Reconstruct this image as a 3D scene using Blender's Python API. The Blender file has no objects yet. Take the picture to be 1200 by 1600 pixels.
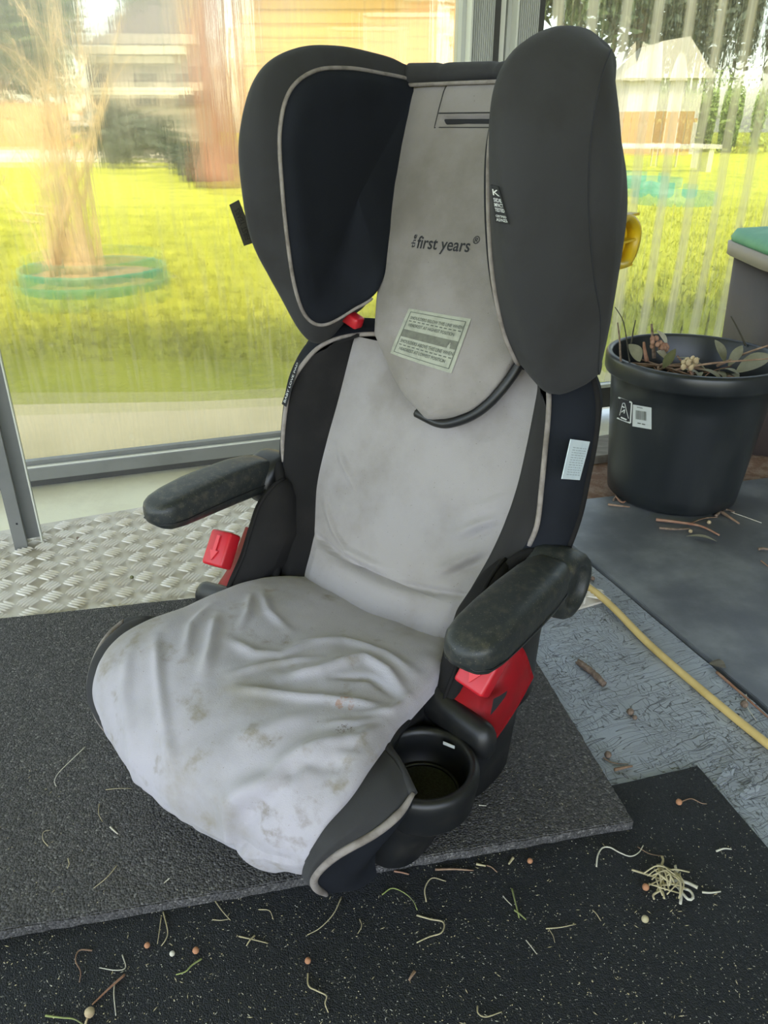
import bpy, bmesh, math, random
from mathutils import Vector, Matrix, noise
from mathutils.bvhtree import BVHTree
random.seed(7)
R = math.radians
sc = bpy.context.scene
COL = sc.collection

# ---------------------------------------------------------------- camera
CAM_H = 0.653; PITCH = R(26.73); FPX = 1202.0
cd = bpy.data.cameras.new('camera'); cam = bpy.data.objects.new('camera', cd); COL.objects.link(cam)
cam.location = (0, 0, CAM_H); cam.rotation_euler = (R(90) - PITCH, 0, 0)
cd.sensor_fit = 'VERTICAL'; cd.sensor_height = 24; cd.lens = 24 * FPX / 1600
cd.clip_start = 0.02; cd.clip_end = 300
sc.camera = cam

# ---------------------------------------------------------------- sky, sun, exposure
W = bpy.data.worlds.new('world'); sc.world = W; W.use_nodes = True
nt = W.node_tree; bg = nt.nodes['Background']
sky = nt.nodes.new('ShaderNodeTexSky'); sky.sky_type = 'NISHITA'
sky.sun_disc = False; sky.sun_elevation = R(58); sky.sun_rotation = R(188); sky.air_density = 1.0; sky.dust_density = 2.0
hs_ = nt.nodes.new('ShaderNodeHueSaturation'); hs_.inputs['Saturation'].default_value = .82
nt.links.new(sky.outputs[0], hs_.inputs['Color']); nt.links.new(hs_.outputs[0], bg.inputs[0]); bg.inputs[1].default_value = 0.36
sd = bpy.data.lights.new('sun', 'SUN'); sun = bpy.data.objects.new('sun', sd); COL.objects.link(sun)
sd.energy = 2.1; sd.angle = R(0.6); sd.color = (1.0, 0.93, 0.78)
sun.rotation_euler = (R(31), 0, R(-8))
sc.view_settings.view_transform = 'Standard'; sc.view_settings.look = 'None'
sc.view_settings.gamma = 1.0; sc.view_settings.use_curve_mapping = False
sc.view_settings.exposure = 1.3
sc.cycles.use_denoising = True
sc.cycles.transparent_max_bounces = 24; sc.cycles.max_bounces = 10

# ---------------------------------------------------------------- helpers
def at(u, v, z=0.0):
    """floor position of a spot measured in the photograph"""
    a = (u - 600) / FPX; b = (800 - v) / FPX; c, s = math.cos(PITCH), math.sin(PITCH)
    d = Vector((a, c + b * s, -s + b * c)); t = (z - CAM_H) / d.z
    return Vector((0, 0, CAM_H)) + d * t
def aty(u, v, y):
    a = (u - 600) / FPX; b = (800 - v) / FPX; c, s = math.cos(PITCH), math.sin(PITCH)
    d = Vector((a, c + b * s, -s + b * c)); t = y / d.y
    return Vector((0, 0, CAM_H)) + d * t

def tag(o, label=None, cat=None, group=None, kind=None):
    if label: o['label'] = label
    if cat: o['category'] = cat
    if group: o['group'] = group
    if kind: o['kind'] = kind
    return o
def empty(name, loc=(0, 0, 0), rz=0, parent=None):
    o = bpy.data.objects.new(name, None); COL.objects.link(o); o.location = loc; o.rotation_euler = (0, 0, rz)
    o.empty_display_size = 0.05
    if parent: o.parent = parent
    return o
def link(name, me, m, parent=None, smooth=True):
    o = bpy.data.objects.new(name, me); COL.objects.link(o)
    if m is not None and len(me.materials) == 0: me.materials.append(m)
    if smooth:
        me.polygons.foreach_set('use_smooth', [True] * len(me.polygons))
    if parent: o.parent = parent
    me.update()
    return o
def from_bm(name, bm, m, parent=None, smooth=True, recalc=False):
    if recalc: bmesh.ops.recalc_face_normals(bm, faces=bm.faces)
    me = bpy.data.meshes.new(name); bm.to_mesh(me); bm.free()
    return link(name, me, m, parent, smooth)
def sharp(o, deg=40):
    md = o.modifiers.new('e', 'EDGE_SPLIT'); md.split_angle = R(deg)
    return o

def cat_pts(pts, n, closed=False):
    pts = [Vector(p) for p in pts]; N = len(pts)
    if closed: segs = N
    else: segs = N - 1
    # chord-length sampling
    L = [(pts[(i + 1) % N] - pts[i]).length + 1e-9 for i in range(segs)]; T = sum(L)
    out = []
    cnt = n if closed else n - 1
    for k in range(n):
        d = T * k / cnt; i = 0
        while i < segs - 1 and d > L[i]: d -= L[i]; i += 1
        t = min(1, d / L[i])
        if closed:
            p0, p1, p2, p3 = pts[(i - 1) % N], pts[i], pts[(i + 1) % N], pts[(i + 2) % N]
        else:
            p1, p2 = pts[i], pts[i + 1]
            p0 = pts[i - 1] if i > 0 else p1 * 2 - p2
            p3 = pts[i + 2] if i + 2 < N else p2 * 2 - p1
        out.append(0.5 * ((2 * p1) + (p2 - p0) * t + (2 * p0 - 5 * p1 + 4 * p2 - p3) * t * t + (3 * p1 - p0 - 3 * p2 + p3) * t ** 3))
    return out
def lin(xs, ys, x):
    if x <= xs[0]: return ys[0]
    for i in range(len(xs) - 1):
        if x <= xs[i + 1]:
            t = (x - xs[i]) / (xs[i + 1] - xs[i]); return ys[i] * (1 - t) + ys[i + 1] * t
    return ys[-1]
def smo(xs, ys, x):
    if x <= xs[0]: return ys[0]
    for i in range(len(xs) - 1):
        if x <= xs[i + 1]:
            t = (x - xs[i]) / (xs[i + 1] - xs[i]); t = t * t * (3 - 2 * t); return ys[i] * (1 - t) + ys[i + 1] * t
    return ys[-1]
def grid_bm(rows, closed_u=False, flip=False, bm=None):
    bm = bm or bmesh.new()
    V = [[bm.verts.new(p) for p in r] for r in rows]
    n = len(rows[0])
    for i in range(len(rows) - 1):
        for j in range(n if closed_u else n - 1):
            q = [V[i][j], V[i][(j + 1) % n], V[i + 1][(j + 1) % n], V[i + 1][j]]
            if flip: q.reverse()
            try: bm.faces.new(q)
            except ValueError: pass
    return bm, V
def tube_bm(pts, r, n=8, bm=None, cap=True, taper=None):
    bm = bm or bmesh.new(); rings = []
    pts = [Vector(p) for p in pts]; up = None
    for i, p in enumerate(pts):
        t = (pts[min(i + 1, len(pts) - 1)] - pts[max(i - 1, 0)])
        t = t.normalized() if t.length > 1e-9 else Vector((0, 0, 1))
        if up is None: up = t.orthogonal().normalized()
        up = (up - t * up.dot(t)); up = up.normalized() if up.length > 1e-6 else t.orthogonal().normalized()
        sd_ = t.cross(up); rr = r if not taper else r * taper(i / (len(pts) - 1))
        rings.append([bm.verts.new(p + (up * math.cos(2 * math.pi * k / n) + sd_ * math.sin(2 * math.pi * k / n)) * rr) for k in range(n)])
    for a, b in zip(rings[:-1], rings[1:]):
        for k in range(n): bm.faces.new([a[k], a[(k + 1) % n], b[(k + 1) % n], b[k]])
    if cap and n > 2:
        bm.faces.new(rings[0][::-1]); bm.faces.new(rings[-1])
    return bm
def tube(name, pts, r, m, parent=None, n=8, taper=None):
    return from_bm(name, tube_bm(pts, r, n, taper=taper), m, parent)
def box_bm(c, s, bm=None, rot=None, bev=0, seg=2):
    bm = bm or bmesh.new()
    g = bmesh.ops.create_cube(bm, size=1)
    M = Matrix.Translation(c) @ (rot or Matrix.Identity(4)) @ Matrix.Diagonal((s[0], s[1], s[2], 1))
    bmesh.ops.transform(bm, matrix=M, verts=g['verts'])
    if bev:
        es = list({e for v in g['verts'] for e in v.link_edges})
        bmesh.ops.bevel(bm, geom=es, offset=bev, segments=seg, affect='EDGES', profile=0.5)
    return bm
def prism_bm(poly, z0, z1, bm=None, bev=0):
    bm = bm or bmesh.new()
    lo = [bm.verts.new((p[0], p[1], z0)) for p in poly]; hi = [bm.verts.new((p[0], p[1], z1)) for p in poly]
    fs = [bm.faces.new(lo[::-1]), bm.faces.new(hi)]
    n = len(poly)
    for i in range(n): fs.append(bm.faces.new([lo[i], lo[(i + 1) % n], hi[(i + 1) % n], hi[i]]))
    bmesh.ops.recalc_face_normals(bm, faces=fs)
    if bev:
        bmesh.ops.bevel(bm, geom=[e for e in bm.edges if e.verts[0] in hi and e.verts[1] in hi], offset=bev, segments=2, affect='EDGES')
    return bm
def sellipse(t, a, b, e=2.5):
    c, s = math.cos(t), math.sin(t)
    return (a * math.copysign(abs(c) ** (2 / e), c), b * math.copysign(abs(s) ** (2 / e), s))
def nz(p, s=1.0): return noise.noise(Vector(p) * s)

# ---------------------------------------------------------------- materials
def mat(name, col, rough=0.6, col2=None, ns=8, lo=0.35, hi=0.65, bump=0, bs=200, bd=0.001, spec=0.5, metal=0,
        fleck=None, fs=300, ft=0.7, coord='Object', stretch=(1, 1, 1), sheen=0, detail=6, extra=None):
    m = bpy.data.materials.new(name); m.use_nodes = True; t = m.node_tree; b = t.nodes['Principled BSDF']
    b.inputs['Roughness'].default_value = rough; b.inputs['Specular IOR Level'].default_value = spec
    b.inputs['Metallic'].default_value = metal
    if sheen: b.inputs['Sheen Weight'].default_value = sheen; b.inputs['Sheen Roughness'].default_value = 0.5
    tc = t.nodes.new('ShaderNodeTexCoord'); mp = t.nodes.new('ShaderNodeMapping'); mp.inputs['Scale'].default_value = stretch
    t.links.new(tc.outputs[coord], mp.inputs[0])
    def N(scale, det=detail, r=0.6):
        n = t.nodes.new('ShaderNodeTexNoise'); n.inputs['Scale'].default_value = scale; n.inputs['Detail'].default_value = det
        n.inputs['Roughness'].default_value = r; t.links.new(mp.outputs[0], n.inputs['Vector']); return n.outputs[0]
    def ramp(f, a, c):
        r = t.nodes.new('ShaderNodeMapRange'); r.inputs[1].default_value = a; r.inputs[2].default_value = c
        r.interpolation_type = 'SMOOTHSTEP'; t.links.new(f, r.inputs[0]); return r.outputs[0]
    def mix(f, A, B):
        x = t.nodes.new('ShaderNodeMix'); x.data_type = 'RGBA'; t.links.new(f, x.inputs[0])
        for i, q in ((6, A), (7, B)):
            if isinstance(q, tuple): x.inputs[i].default_value = (*q, 1)
            else: t.links.new(q, x.inputs[i])
        return x.outputs[2]
    c = tuple(col)
    if col2: c = mix(ramp(N(ns), lo, hi), tuple(col), tuple(col2))
    if fleck: c = mix(ramp(N(fs, 2), ft, ft + 0.05), c, tuple(fleck))
    if extra: c = extra(t, mp, c, N, ramp, mix)
    if isinstance(c, tuple): b.inputs['Base Color'].default_value = (*c, 1)
    else: t.links.new(c, b.inputs['Base Color'])
    if bump:
        bp = t.nodes.new('ShaderNodeBump'); bp.inputs['Strength'].default_value = bump; bp.inputs['Distance'].default_value = bd
        t.links.new(N(bs, 4), bp.inputs['Height']); t.links.new(bp.outputs[0], b.inputs['Normal'])
    return m

def stain_ring(t, mp, c, N, ramp, mix):
    # overall grime, an orange ring and a patch of dark specks
    g = ramp(N(9, 7), 0.52, 0.78); c = mix(g, c, (0.27, 0.245, 0.19)); g = ramp(N(30, 6), 0.55, 0.75); c = mix(g, c, (0.24, 0.215, 0.17))
    g2 = ramp(N(420, 2), 0.70, 0.78); c = mix(g2, c, (0.2, 0.17, 0.13))
    def dist(p):
        v = t.nodes.new('ShaderNodeVectorMath'); v.operation = 'DISTANCE'
        t.links.new(mp.outputs[0], v.inputs[0]); v.inputs[1].default_value = p; return v.outputs['Value']
    def math_(op, a, b_):
        k = t.nodes.new('ShaderNodeMath'); k.operation = op
        for i, q in enumerate((a, b_)):
            if isinstance(q, (int, float)): k.inputs[i].default_value = q
            else: t.links.new(q, k.inputs[i])
        return k.outputs[0]
    d = dist(STAIN1); r_ = math_('ABSOLUTE', math_('SUBTRACT', d, 0.0085), 0)
    ring = math_('MULTIPLY', math_('LESS_THAN', r_, 0.0022), ramp(N(180, 3), 0.42, 0.62)); c = mix(math_('MULTIPLY', ring, .6), c, (0.33, 0.15, 0.05))
    d2 = dist(STAIN2); sp = math_('MULTIPLY', math_('LESS_THAN', d2, 0.010), ramp(N(500, 2), 0.5, 0.6)); c = mix(math_('MULTIPLY', sp, .7), c, (0.13, 0.10, 0.07))
    d3 = dist(STAIN3); sp = math_('MULTIPLY', ramp(d3, 0.055, 0.005), ramp(N(60, 5), 0.45, 0.7)); c = mix(math_('MULTIPLY', sp, .6), c, (0.15, 0.12, 0.07))
    return c
STAIN1 = (0, 0, 0); STAIN2 = (0, 0, 0); STAIN3 = (0, 0, 0)

M = {}
M['light'] = mat('light_fabric', (0.315, 0.295, 0.29), 0.95, (0.225, 0.205, 0.19), 9, 0.4, 0.75, 0.35, 900, 0.0008, 0.2, fleck=(0.15, 0.13, 0.11), fs=420, ft=0.71, sheen=0.15)
M['headlight'] = mat('headrest_fabric', (0.285, 0.262, 0.25), 0.95, (0.20, 0.182, 0.16), 9, 0.4, 0.75, 0.35, 900, 0.0008, 0.2, fleck=(0.15, 0.13, 0.11), fs=420, ft=0.72, sheen=0.15)
M['dark'] = mat('dark_fabric', (0.040, 0.040, 0.041), 0.9, (0.031, 0.030, 0.029), 12, 0.4, 0.7, 0.3, 1100, 0.0006, 0.25, fleck=(0.08, 0.08, 0.075), fs=700, ft=0.76, sheen=0.04)
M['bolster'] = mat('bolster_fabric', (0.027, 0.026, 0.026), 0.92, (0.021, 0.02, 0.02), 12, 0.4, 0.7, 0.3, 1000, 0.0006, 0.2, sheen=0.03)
M['navy'] = mat('navy_lining', (0.014, 0.016, 0.021), 0.9, (0.011, 0.0125, 0.016), 12, 0.4, 0.7, 0.3, 1100, 0.0006, 0.15, sheen=0)
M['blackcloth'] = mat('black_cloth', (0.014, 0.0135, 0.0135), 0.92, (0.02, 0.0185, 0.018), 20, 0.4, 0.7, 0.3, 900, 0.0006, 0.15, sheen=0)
M['black'] = mat('black_plastic', (0.010, 0.011, 0.012), 0.42, (0.022, 0.021, 0.019), 40, 0.45, 0.75, 0.15, 900, 0.0004, 0.5)
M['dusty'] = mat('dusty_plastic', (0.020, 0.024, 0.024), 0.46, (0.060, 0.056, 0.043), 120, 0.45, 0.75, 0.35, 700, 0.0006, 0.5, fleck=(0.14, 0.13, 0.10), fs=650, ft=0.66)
M['redlight'] = mat('red_relief', (0.66, 0.05, 0.06), 0.4)
M['red'] = mat('red_plastic', (0.52, 0.012, 0.022), 0.42, (0.42, 0.02, 0.025), 30, 0.4, 0.7, 0.1, 600, 0.0004, 0.5)
M['yellow'] = mat('yellow_plastic', (0.62, 0.42, 0.01), 0.4, (0.5, 0.36, 0.03), 60, 0.4, 0.7)
M['pipe'] = mat('piping_cord', (0.27, 0.24, 0.215), 0.85, (0.16, 0.135, 0.115), 60, 0.4, 0.7, 0.3, 900, 0.0005)
M['ink'] = mat('ink', (0.018, 0.019, 0.022), 0.8)
M['inkgrey'] = mat('grey_ink', (0.10, 0.11, 0.09), 0.8)
M['labelcloth'] = mat('label_cloth', (0.36, 0.37, 0.30), 0.85, (0.28, 0.29, 0.23), 90, 0.4, 0.7)
M['labelstripe'] = mat('label_stripe', (0.16, 0.165, 0.13), 0.85, (0.12, 0.12, 0.10), 120, 0.4, 0.7)
M['white'] = mat('white_print', (0.62, 0.64, 0.62), 0.7)
M['whitelabel'] = mat('white_label', (0.66, 0.74, 0.78), 0.7, (0.58, 0.67, 0.72), 80, 0.4, 0.7)
M['tagblack'] = mat('tag_black', (0.012, 0.013, 0.014), 0.7)

# ================================================================ LARGE STRUCTURE (world coordinates)
GZ = -0.05
def lawn_extra(t, mp, c, N, ramp, mix):
    c = mix(ramp(N(2.2, 7), 0.45, 0.62), c, (0.24, 0.27, 0.03))
    return mix(ramp(N(26, 4), 0.45, 0.7), c, (0.40, 0.42, 0.04))
M['lawn'] = mat('lawn', (0.34, 0.38, 0.035), 0.9, (0.44, 0.45, 0.05), 3.0, 0.35, 0.7, 0.9, 60, 0.03, 0.1, extra=lawn_extra)
M['concrete'] = mat('concrete', (0.66, 0.56, 0.34), 0.85, (0.56, 0.48, 0.28), 5, 0.4, 0.7, 0.3, 60, 0.003)
M['cream'] = mat('cream_concrete', (0.85, 0.82, 0.62), 0.4, (0.74, 0.70, 0.52), 6, 0.4, 0.7, 0.2, 80, 0.002)
M['dirt'] = mat('brown_dirt', (0.20, 0.11, 0.065), 0.95, (0.30, 0.21, 0.15), 40, 0.4, 0.65, 0.9, 160, 0.006)
M['alu'] = mat('grey_aluminium', (0.21, 0.215, 0.205), 0.42, (0.16, 0.165, 0.155), 6, 0.4, 0.7, 0.1, 200, 0.0005, 0.5, 0.25)
M['alupost'] = mat('post_aluminium', (0.42, 0.43, 0.40), 0.5, (0.34, 0.35, 0.32), 30, 0.4, 0.7, 0.1, 200, 0.0005, 0.5, 0.1, stretch=(1, 1, .1))
M['aludark'] = mat('dark_aluminium', (0.055, 0.055, 0.052), 0.5, (0.04, 0.04, 0.038), 12, 0.4, 0.7)
M['alulight'] = mat('bright_aluminium_edge', (0.62, 0.63, 0.56), 0.4)
M['roof'] = mat('roof_sheet', (0.55, 0.55, 0.53), 0.7, (0.46, 0.46, 0.44), 3, 0.4, 0.7)

bm = bmesh.new(); grid_bm([[Vector((x * 10 - 60, y * 10 - 30, GZ)) for x in range(13)] for y in range(12)], bm=bm)
bmesh.ops.recalc_face_normals(bm, faces=bm.faces)
lawn = from_bm('ground', bm, M['lawn'], smooth=False)
if lawn.data.polygons[0].normal.z < 0: lawn.data.flip_normals()
tag(lawn, kind='structure')

# wall frame of reference: n0 + s*dd
n0 = Vector((-.706, 1.406, 0)); WA = R(18.4); dd = Vector((math.cos(WA), math.sin(WA), 0)); nn = Vector((-dd.y, dd.x, 0))
def wp(s, o=0, z=0): return n0 + dd * s + nn * o + Vector((0, 0, z))
WROT = Matrix.Rotation(WA, 4, 'Z')
def wbox(s0, s1, o0, o1, z0, z1, bm=None, bev=0):
    return box_bm(wp((s0 + s1) / 2, (o0 + o1) / 2, (z0 + z1) / 2), (s1 - s0, o1 - o0, z1 - z0), bm, WROT, bev)

# floors
fl = from_bm('floor', prism_bm([(-3, -1.6), (3, -1.6), (3.2, 2.72), (-3.2, .58)], -0.06, -0.012), M['dirt'], smooth=False); tag(fl, kind='structure')
# pale concrete along the foot of the window wall, running outside as the path
o = from_bm('threshold', prism_bm([tuple(wp(-2.6, -.42)[:2]), tuple(wp(.99, -.42)[:2]), tuple(wp(1.12, -.17)[:2]), tuple(wp(3.3, -.17)[:2]), tuple(wp(3.3, .06)[:2]), tuple(wp(-2.6, .06)[:2])], -0.02, -0.001, bev=.004), M['cream'], smooth=False); tag(o, kind='structure')
o = from_bm('path', prism_bm([tuple(wp(-6, .06)[:2]), tuple(wp(6, .06)[:2]), tuple((5.4, 3.65)), (1.6, 2.35), (-.536, 2.05), (-1.06, 2.02), (-6.6, 1.8)][:7], -0.10, -0.035), M['concrete'], smooth=False); tag(o, kind='structure')
# roof over the porch
rf = from_bm('ceiling', box_bm((0, 0, 0), (9, 5.2, .03)), M['roof'], smooth=False); rf.location = (.25, -.82, 2.45); rf.rotation_euler = (0, 0, R(11)); tag(rf, kind='structure')

# unseen right wall added to block light; porch open to the left and behind
M['light_block'] = mat('light_block_sheet', (0.16, 0.155, 0.145), 0.8, (0.12, 0.115, 0.11), 2, 0.4, 0.7)
o = from_bm('light_block_wall', prism_bm([(2.45, 2.42), (2.53, 2.42), (2.7, -2.6), (2.62, -2.6)], -.06, 2.43), M['light_block'], smooth=False); tag(o, kind='structure')

# ---------------------------------------------------------------- window wall
def pane_mat(name, haze, tint, streak, ior=1.15, rough=.05, bmp=.16, rmix=.6, ribs=0):
    m = bpy.data.materials.new(name); m.use_nodes = True; t = m.node_tree; t.nodes.clear()
    out = t.nodes.new('ShaderNodeOutputMaterial'); tc = t.nodes.new('ShaderNodeTexCoord')
    mp = t.nodes.new('ShaderNodeMapping'); mp.inputs['Scale'].default_value = streak; t.links.new(tc.outputs['Object'], mp.inputs[0])
    n = t.nodes.new('ShaderNodeTexNoise'); n.inputs['Scale'].default_value = 9; n.inputs['Detail'].default_value = 6; t.links.new(mp.outputs[0], n.inputs[0])
    n2 = t.nodes.new('ShaderNodeTexNoise'); n2.inputs['Scale'].default_value = 30; n2.inputs['Detail'].default_value = 4; t.links.new(tc.outputs['Object'], n2.inputs[0])
    rr = t.nodes.new('ShaderNodeMapRange'); rr.inputs[1].default_value = .45; rr.inputs[2].default_value = .8; rr.inputs[3].default_value = haze * .55; rr.inputs[4].default_value = haze * 2.4
    t.links.new(n.outputs[0], rr.inputs[0])
    r3 = t.nodes.new('ShaderNodeMapRange'); r3.inputs[1].default_value = .68; r3.inputs[2].default_value = .76; r3.inputs[3].default_value = 0; r3.inputs[4].default_value = haze * 1.6
    t.links.new(n2.outputs[0], r3.inputs[0])
    ad = t.nodes.new('ShaderNodeMath'); ad.operation = 'ADD'; ad.use_clamp = True; t.links.new(rr.outputs[0], ad.inputs[0]); t.links.new(r3.outputs[0], ad.inputs[1])
    if ribs:
        mpr = t.nodes.new('ShaderNodeMapping'); mpr.inputs['Rotation'].default_value = (0, 0, -WA); t.links.new(tc.outputs['Object'], mpr.inputs[0])
        wv = t.nodes.new('ShaderNodeTexWave'); wv.wave_type = 'BANDS'; wv.bands_direction = 'X'; wv.inputs['Scale'].default_value = 2 * math.pi / .076 / 20; wv.inputs['Distortion'].default_value = .4; t.links.new(mpr.outputs[0], wv.inputs[0])
        rb = t.nodes.new('ShaderNodeMapRange'); rb.inputs[1].default_value = .72; rb.inputs[2].default_value = 1; rb.inputs[3].default_value = 0; rb.inputs[4].default_value = ribs; rb.interpolation_type = 'SMOOTHSTEP'; t.links.new(wv.outputs['Fac'], rb.inputs[0])
        ad2 = t.nodes.new('ShaderNodeMath'); ad2.operation = 'ADD'; ad2.use_clamp = True; t.links.new(ad.outputs[0], ad2.inputs[0]); t.links.new(rb.outputs[0], ad2.inputs[1]); ad = ad2
    tr = t.nodes.new('ShaderNodeBsdfTransparent'); tr.inputs[0].default_value = (*tint, 1)
    gl = t.nodes.new('ShaderNodeBsdfRefraction'); gl.inputs['IOR'].default_value = ior; gl.inputs['Roughness'].default_value = rough; gl.inputs[0].default_value = (*tint, 1)
    bp = t.nodes.new('ShaderNodeBump'); bp.inputs['Strength'].default_value = bmp; bp.inputs['Distance'].default_value = .004; t.links.new(n.outputs[0], bp.inputs['Height']); t.links.new(bp.outputs[0], gl.inputs['Normal'])
    m1 = t.nodes.new('ShaderNodeMixShader'); m1.inputs[0].default_value = rmix; t.links.new(tr.outputs[0], m1.inputs[1]); t.links.new(gl.outputs[0], m1.inputs[2])
    df = t.nodes.new('ShaderNodeBsdfDiffuse'); df.inputs[0].default_value = (.8, .72, .5, 1)
    tl = t.nodes.new('ShaderNodeBsdfTranslucent'); tl.inputs[0].default_value = (.85, .76, .52, 1)
    m2 = t.nodes.new('ShaderNodeMixShader'); m2.inputs[0].default_value = .6; t.links.new(df.outputs[0], m2.inputs[1]); t.links.new(tl.outputs[0], m2.inputs[2])
    m3 = t.nodes.new('ShaderNodeMixShader'); t.links.new(ad.outputs[0], m3.inputs[0]); t.links.new(m1.outputs[0], m3.inputs[1]); t.links.new(m2.outputs[0], m3.inputs[2])
    gg = t.nodes.new('ShaderNodeBsdfGlossy'); gg.inputs['Roughness'].default_value = .15
    m4 = t.nodes.new('ShaderNodeMixShader'); m4.inputs[0].default_value = .03; t.links.new(m3.outputs[0], m4.inputs[1]); t.links.new(gg.outputs[0], m4.inputs[2])
    t.links.new(m4.outputs[0], out.inputs[0]); return m
M['pane1'] = pane_mat('hazy_plastic_pane', .085, (.97, .93, .80), (14, 14, .7))
M['pane2'] = pane_mat('corrugated_plastic', .13, (.90, .88, .78), (20, 20, .5), 1.05, .08, .0, .6, .38)

def wall_piece(name, bm, m, parent, smooth=False): return from_bm(name, bm, m, parent, smooth)
win1 = empty('window_1', wp(0)); tag(win1, kind='structure')
Z0 = Vector(wp(0))
def W1(bm): bmesh.ops.translate(bm, vec=-Z0, verts=bm.verts); return bm
wall_piece('pane', W1(wbox(-2.3, .90, .012, .016, .05, 2.3)), M['pane1'], win1)
bm = wbox(-2.3, .90, -.012, .03, .018, .046, bev=.002); wall_piece('bottom_rail', W1(bm), M['alu'], win1)
wall_piece('rail_ledge', W1(wbox(-2.3, .90, -.012, -.006, .046, .0495)), M['alulight'], win1)
wall_piece('glazing_strip', W1(wbox(-2.3, .90, -.004, .010, .046, .058)), M['alu'], win1)
wall_piece('rail_shadow_strip', W1(wbox(-2.3, .90, -.004, .03, .004, .018)), M['aludark'], win1)  # dark strip painted in for the shadow gap under the raised rail
def post(s0, s1):
    bm = wbox(s0 + .012, s1 - .018, -.02, .03, 0, 2.4)
    w = (s1 - .018) - (s0 + .016); k = 10
    for i in range(k): wbox(s0 + .016 + w * (i + .2) / k, s0 + .016 + w * (i + .7) / k, -.0225, -.02, 0, 2.4, bm)
    wall_piece('post', W1(bm), M['alupost'], win1)
    wall_piece('post_edge', W1(wbox(s0 + .0085, s0 + .012, -.027, .03, 0, 2.4)), M['alulight'], win1)
    wall_piece('post_flange', W1(wbox(s0, s0 + .0085, -.005, .03, 0, 2.4)), M['alupost'], win1)
    wall_piece('post_seal', W1(wbox(s1 - .018, s1, -.008, .028, 0, 2.4)), M['aludark'], win1)
post(.895, .972); post(.988, 1.064)
wall_piece('post_trim', W1(wbox(.974, .986, .0, .02, 0, 2.4)), M['alulight'], win1)
win2 = empty('window_2', wp(1.07)); tag(win2, kind='structure'); Z0 = Vector(wp(1.07))
rows = []
for z in (.085, .6, 1.2, 2.3):
    rows.append([wp(1.07 + k * .004, .018 + .0045 * math.sin(2 * math.pi * k * .004 / .076), z) for k in range(540)])
bm, V = grid_bm(rows); g = bmesh.ops.solidify(bm, geom=bm.faces[:], thickness=.0015); wall_piece('pane', W1(bm), M['pane2'], win2, True)
wall_piece('bottom_rail', W1(wbox(1.07, 3.3, -.012, .03, .03, .082, bev=.002)), M['aludark'], win2)
wall_piece('rail_ledge', W1(wbox(1.07, 3.3, -.014, .0, .082, .090)), M['alulight'], win2)
# door stile standing on the tread plate at the left
st = empty('door_1', at(45, 857)); tag(st, kind='structure')
SA = R(22)
def sbox(cx, cy, sx, sy, z0, z1): return box_bm(Matrix.Rotation(SA, 4, 'Z') @ Vector((cx, cy, (z0 + z1) / 2)), (sx, sy, z1 - z0), rot=Matrix.Rotation(SA, 4, 'Z'))
from_bm('stile', sbox(-.010, .0, .020, .022, .006, 2.4), M['alu'], st, False)
from_bm('stile_web', sbox(.010, .020, .028, .004, .010, 2.4), M['aludark'], st, False).active_material = M['alu']
from_bm('stile_flange', sbox(.0225, .012, .0022, .02, .006, 2.4), M['alulight'], st, False)
from_bm('screw', box_bm(Matrix.Rotation(SA, 4, 'Z') @ Vector((-.008, -.0115, .055)), (.003, .001, .003)), M['ink'], st, False)

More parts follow.
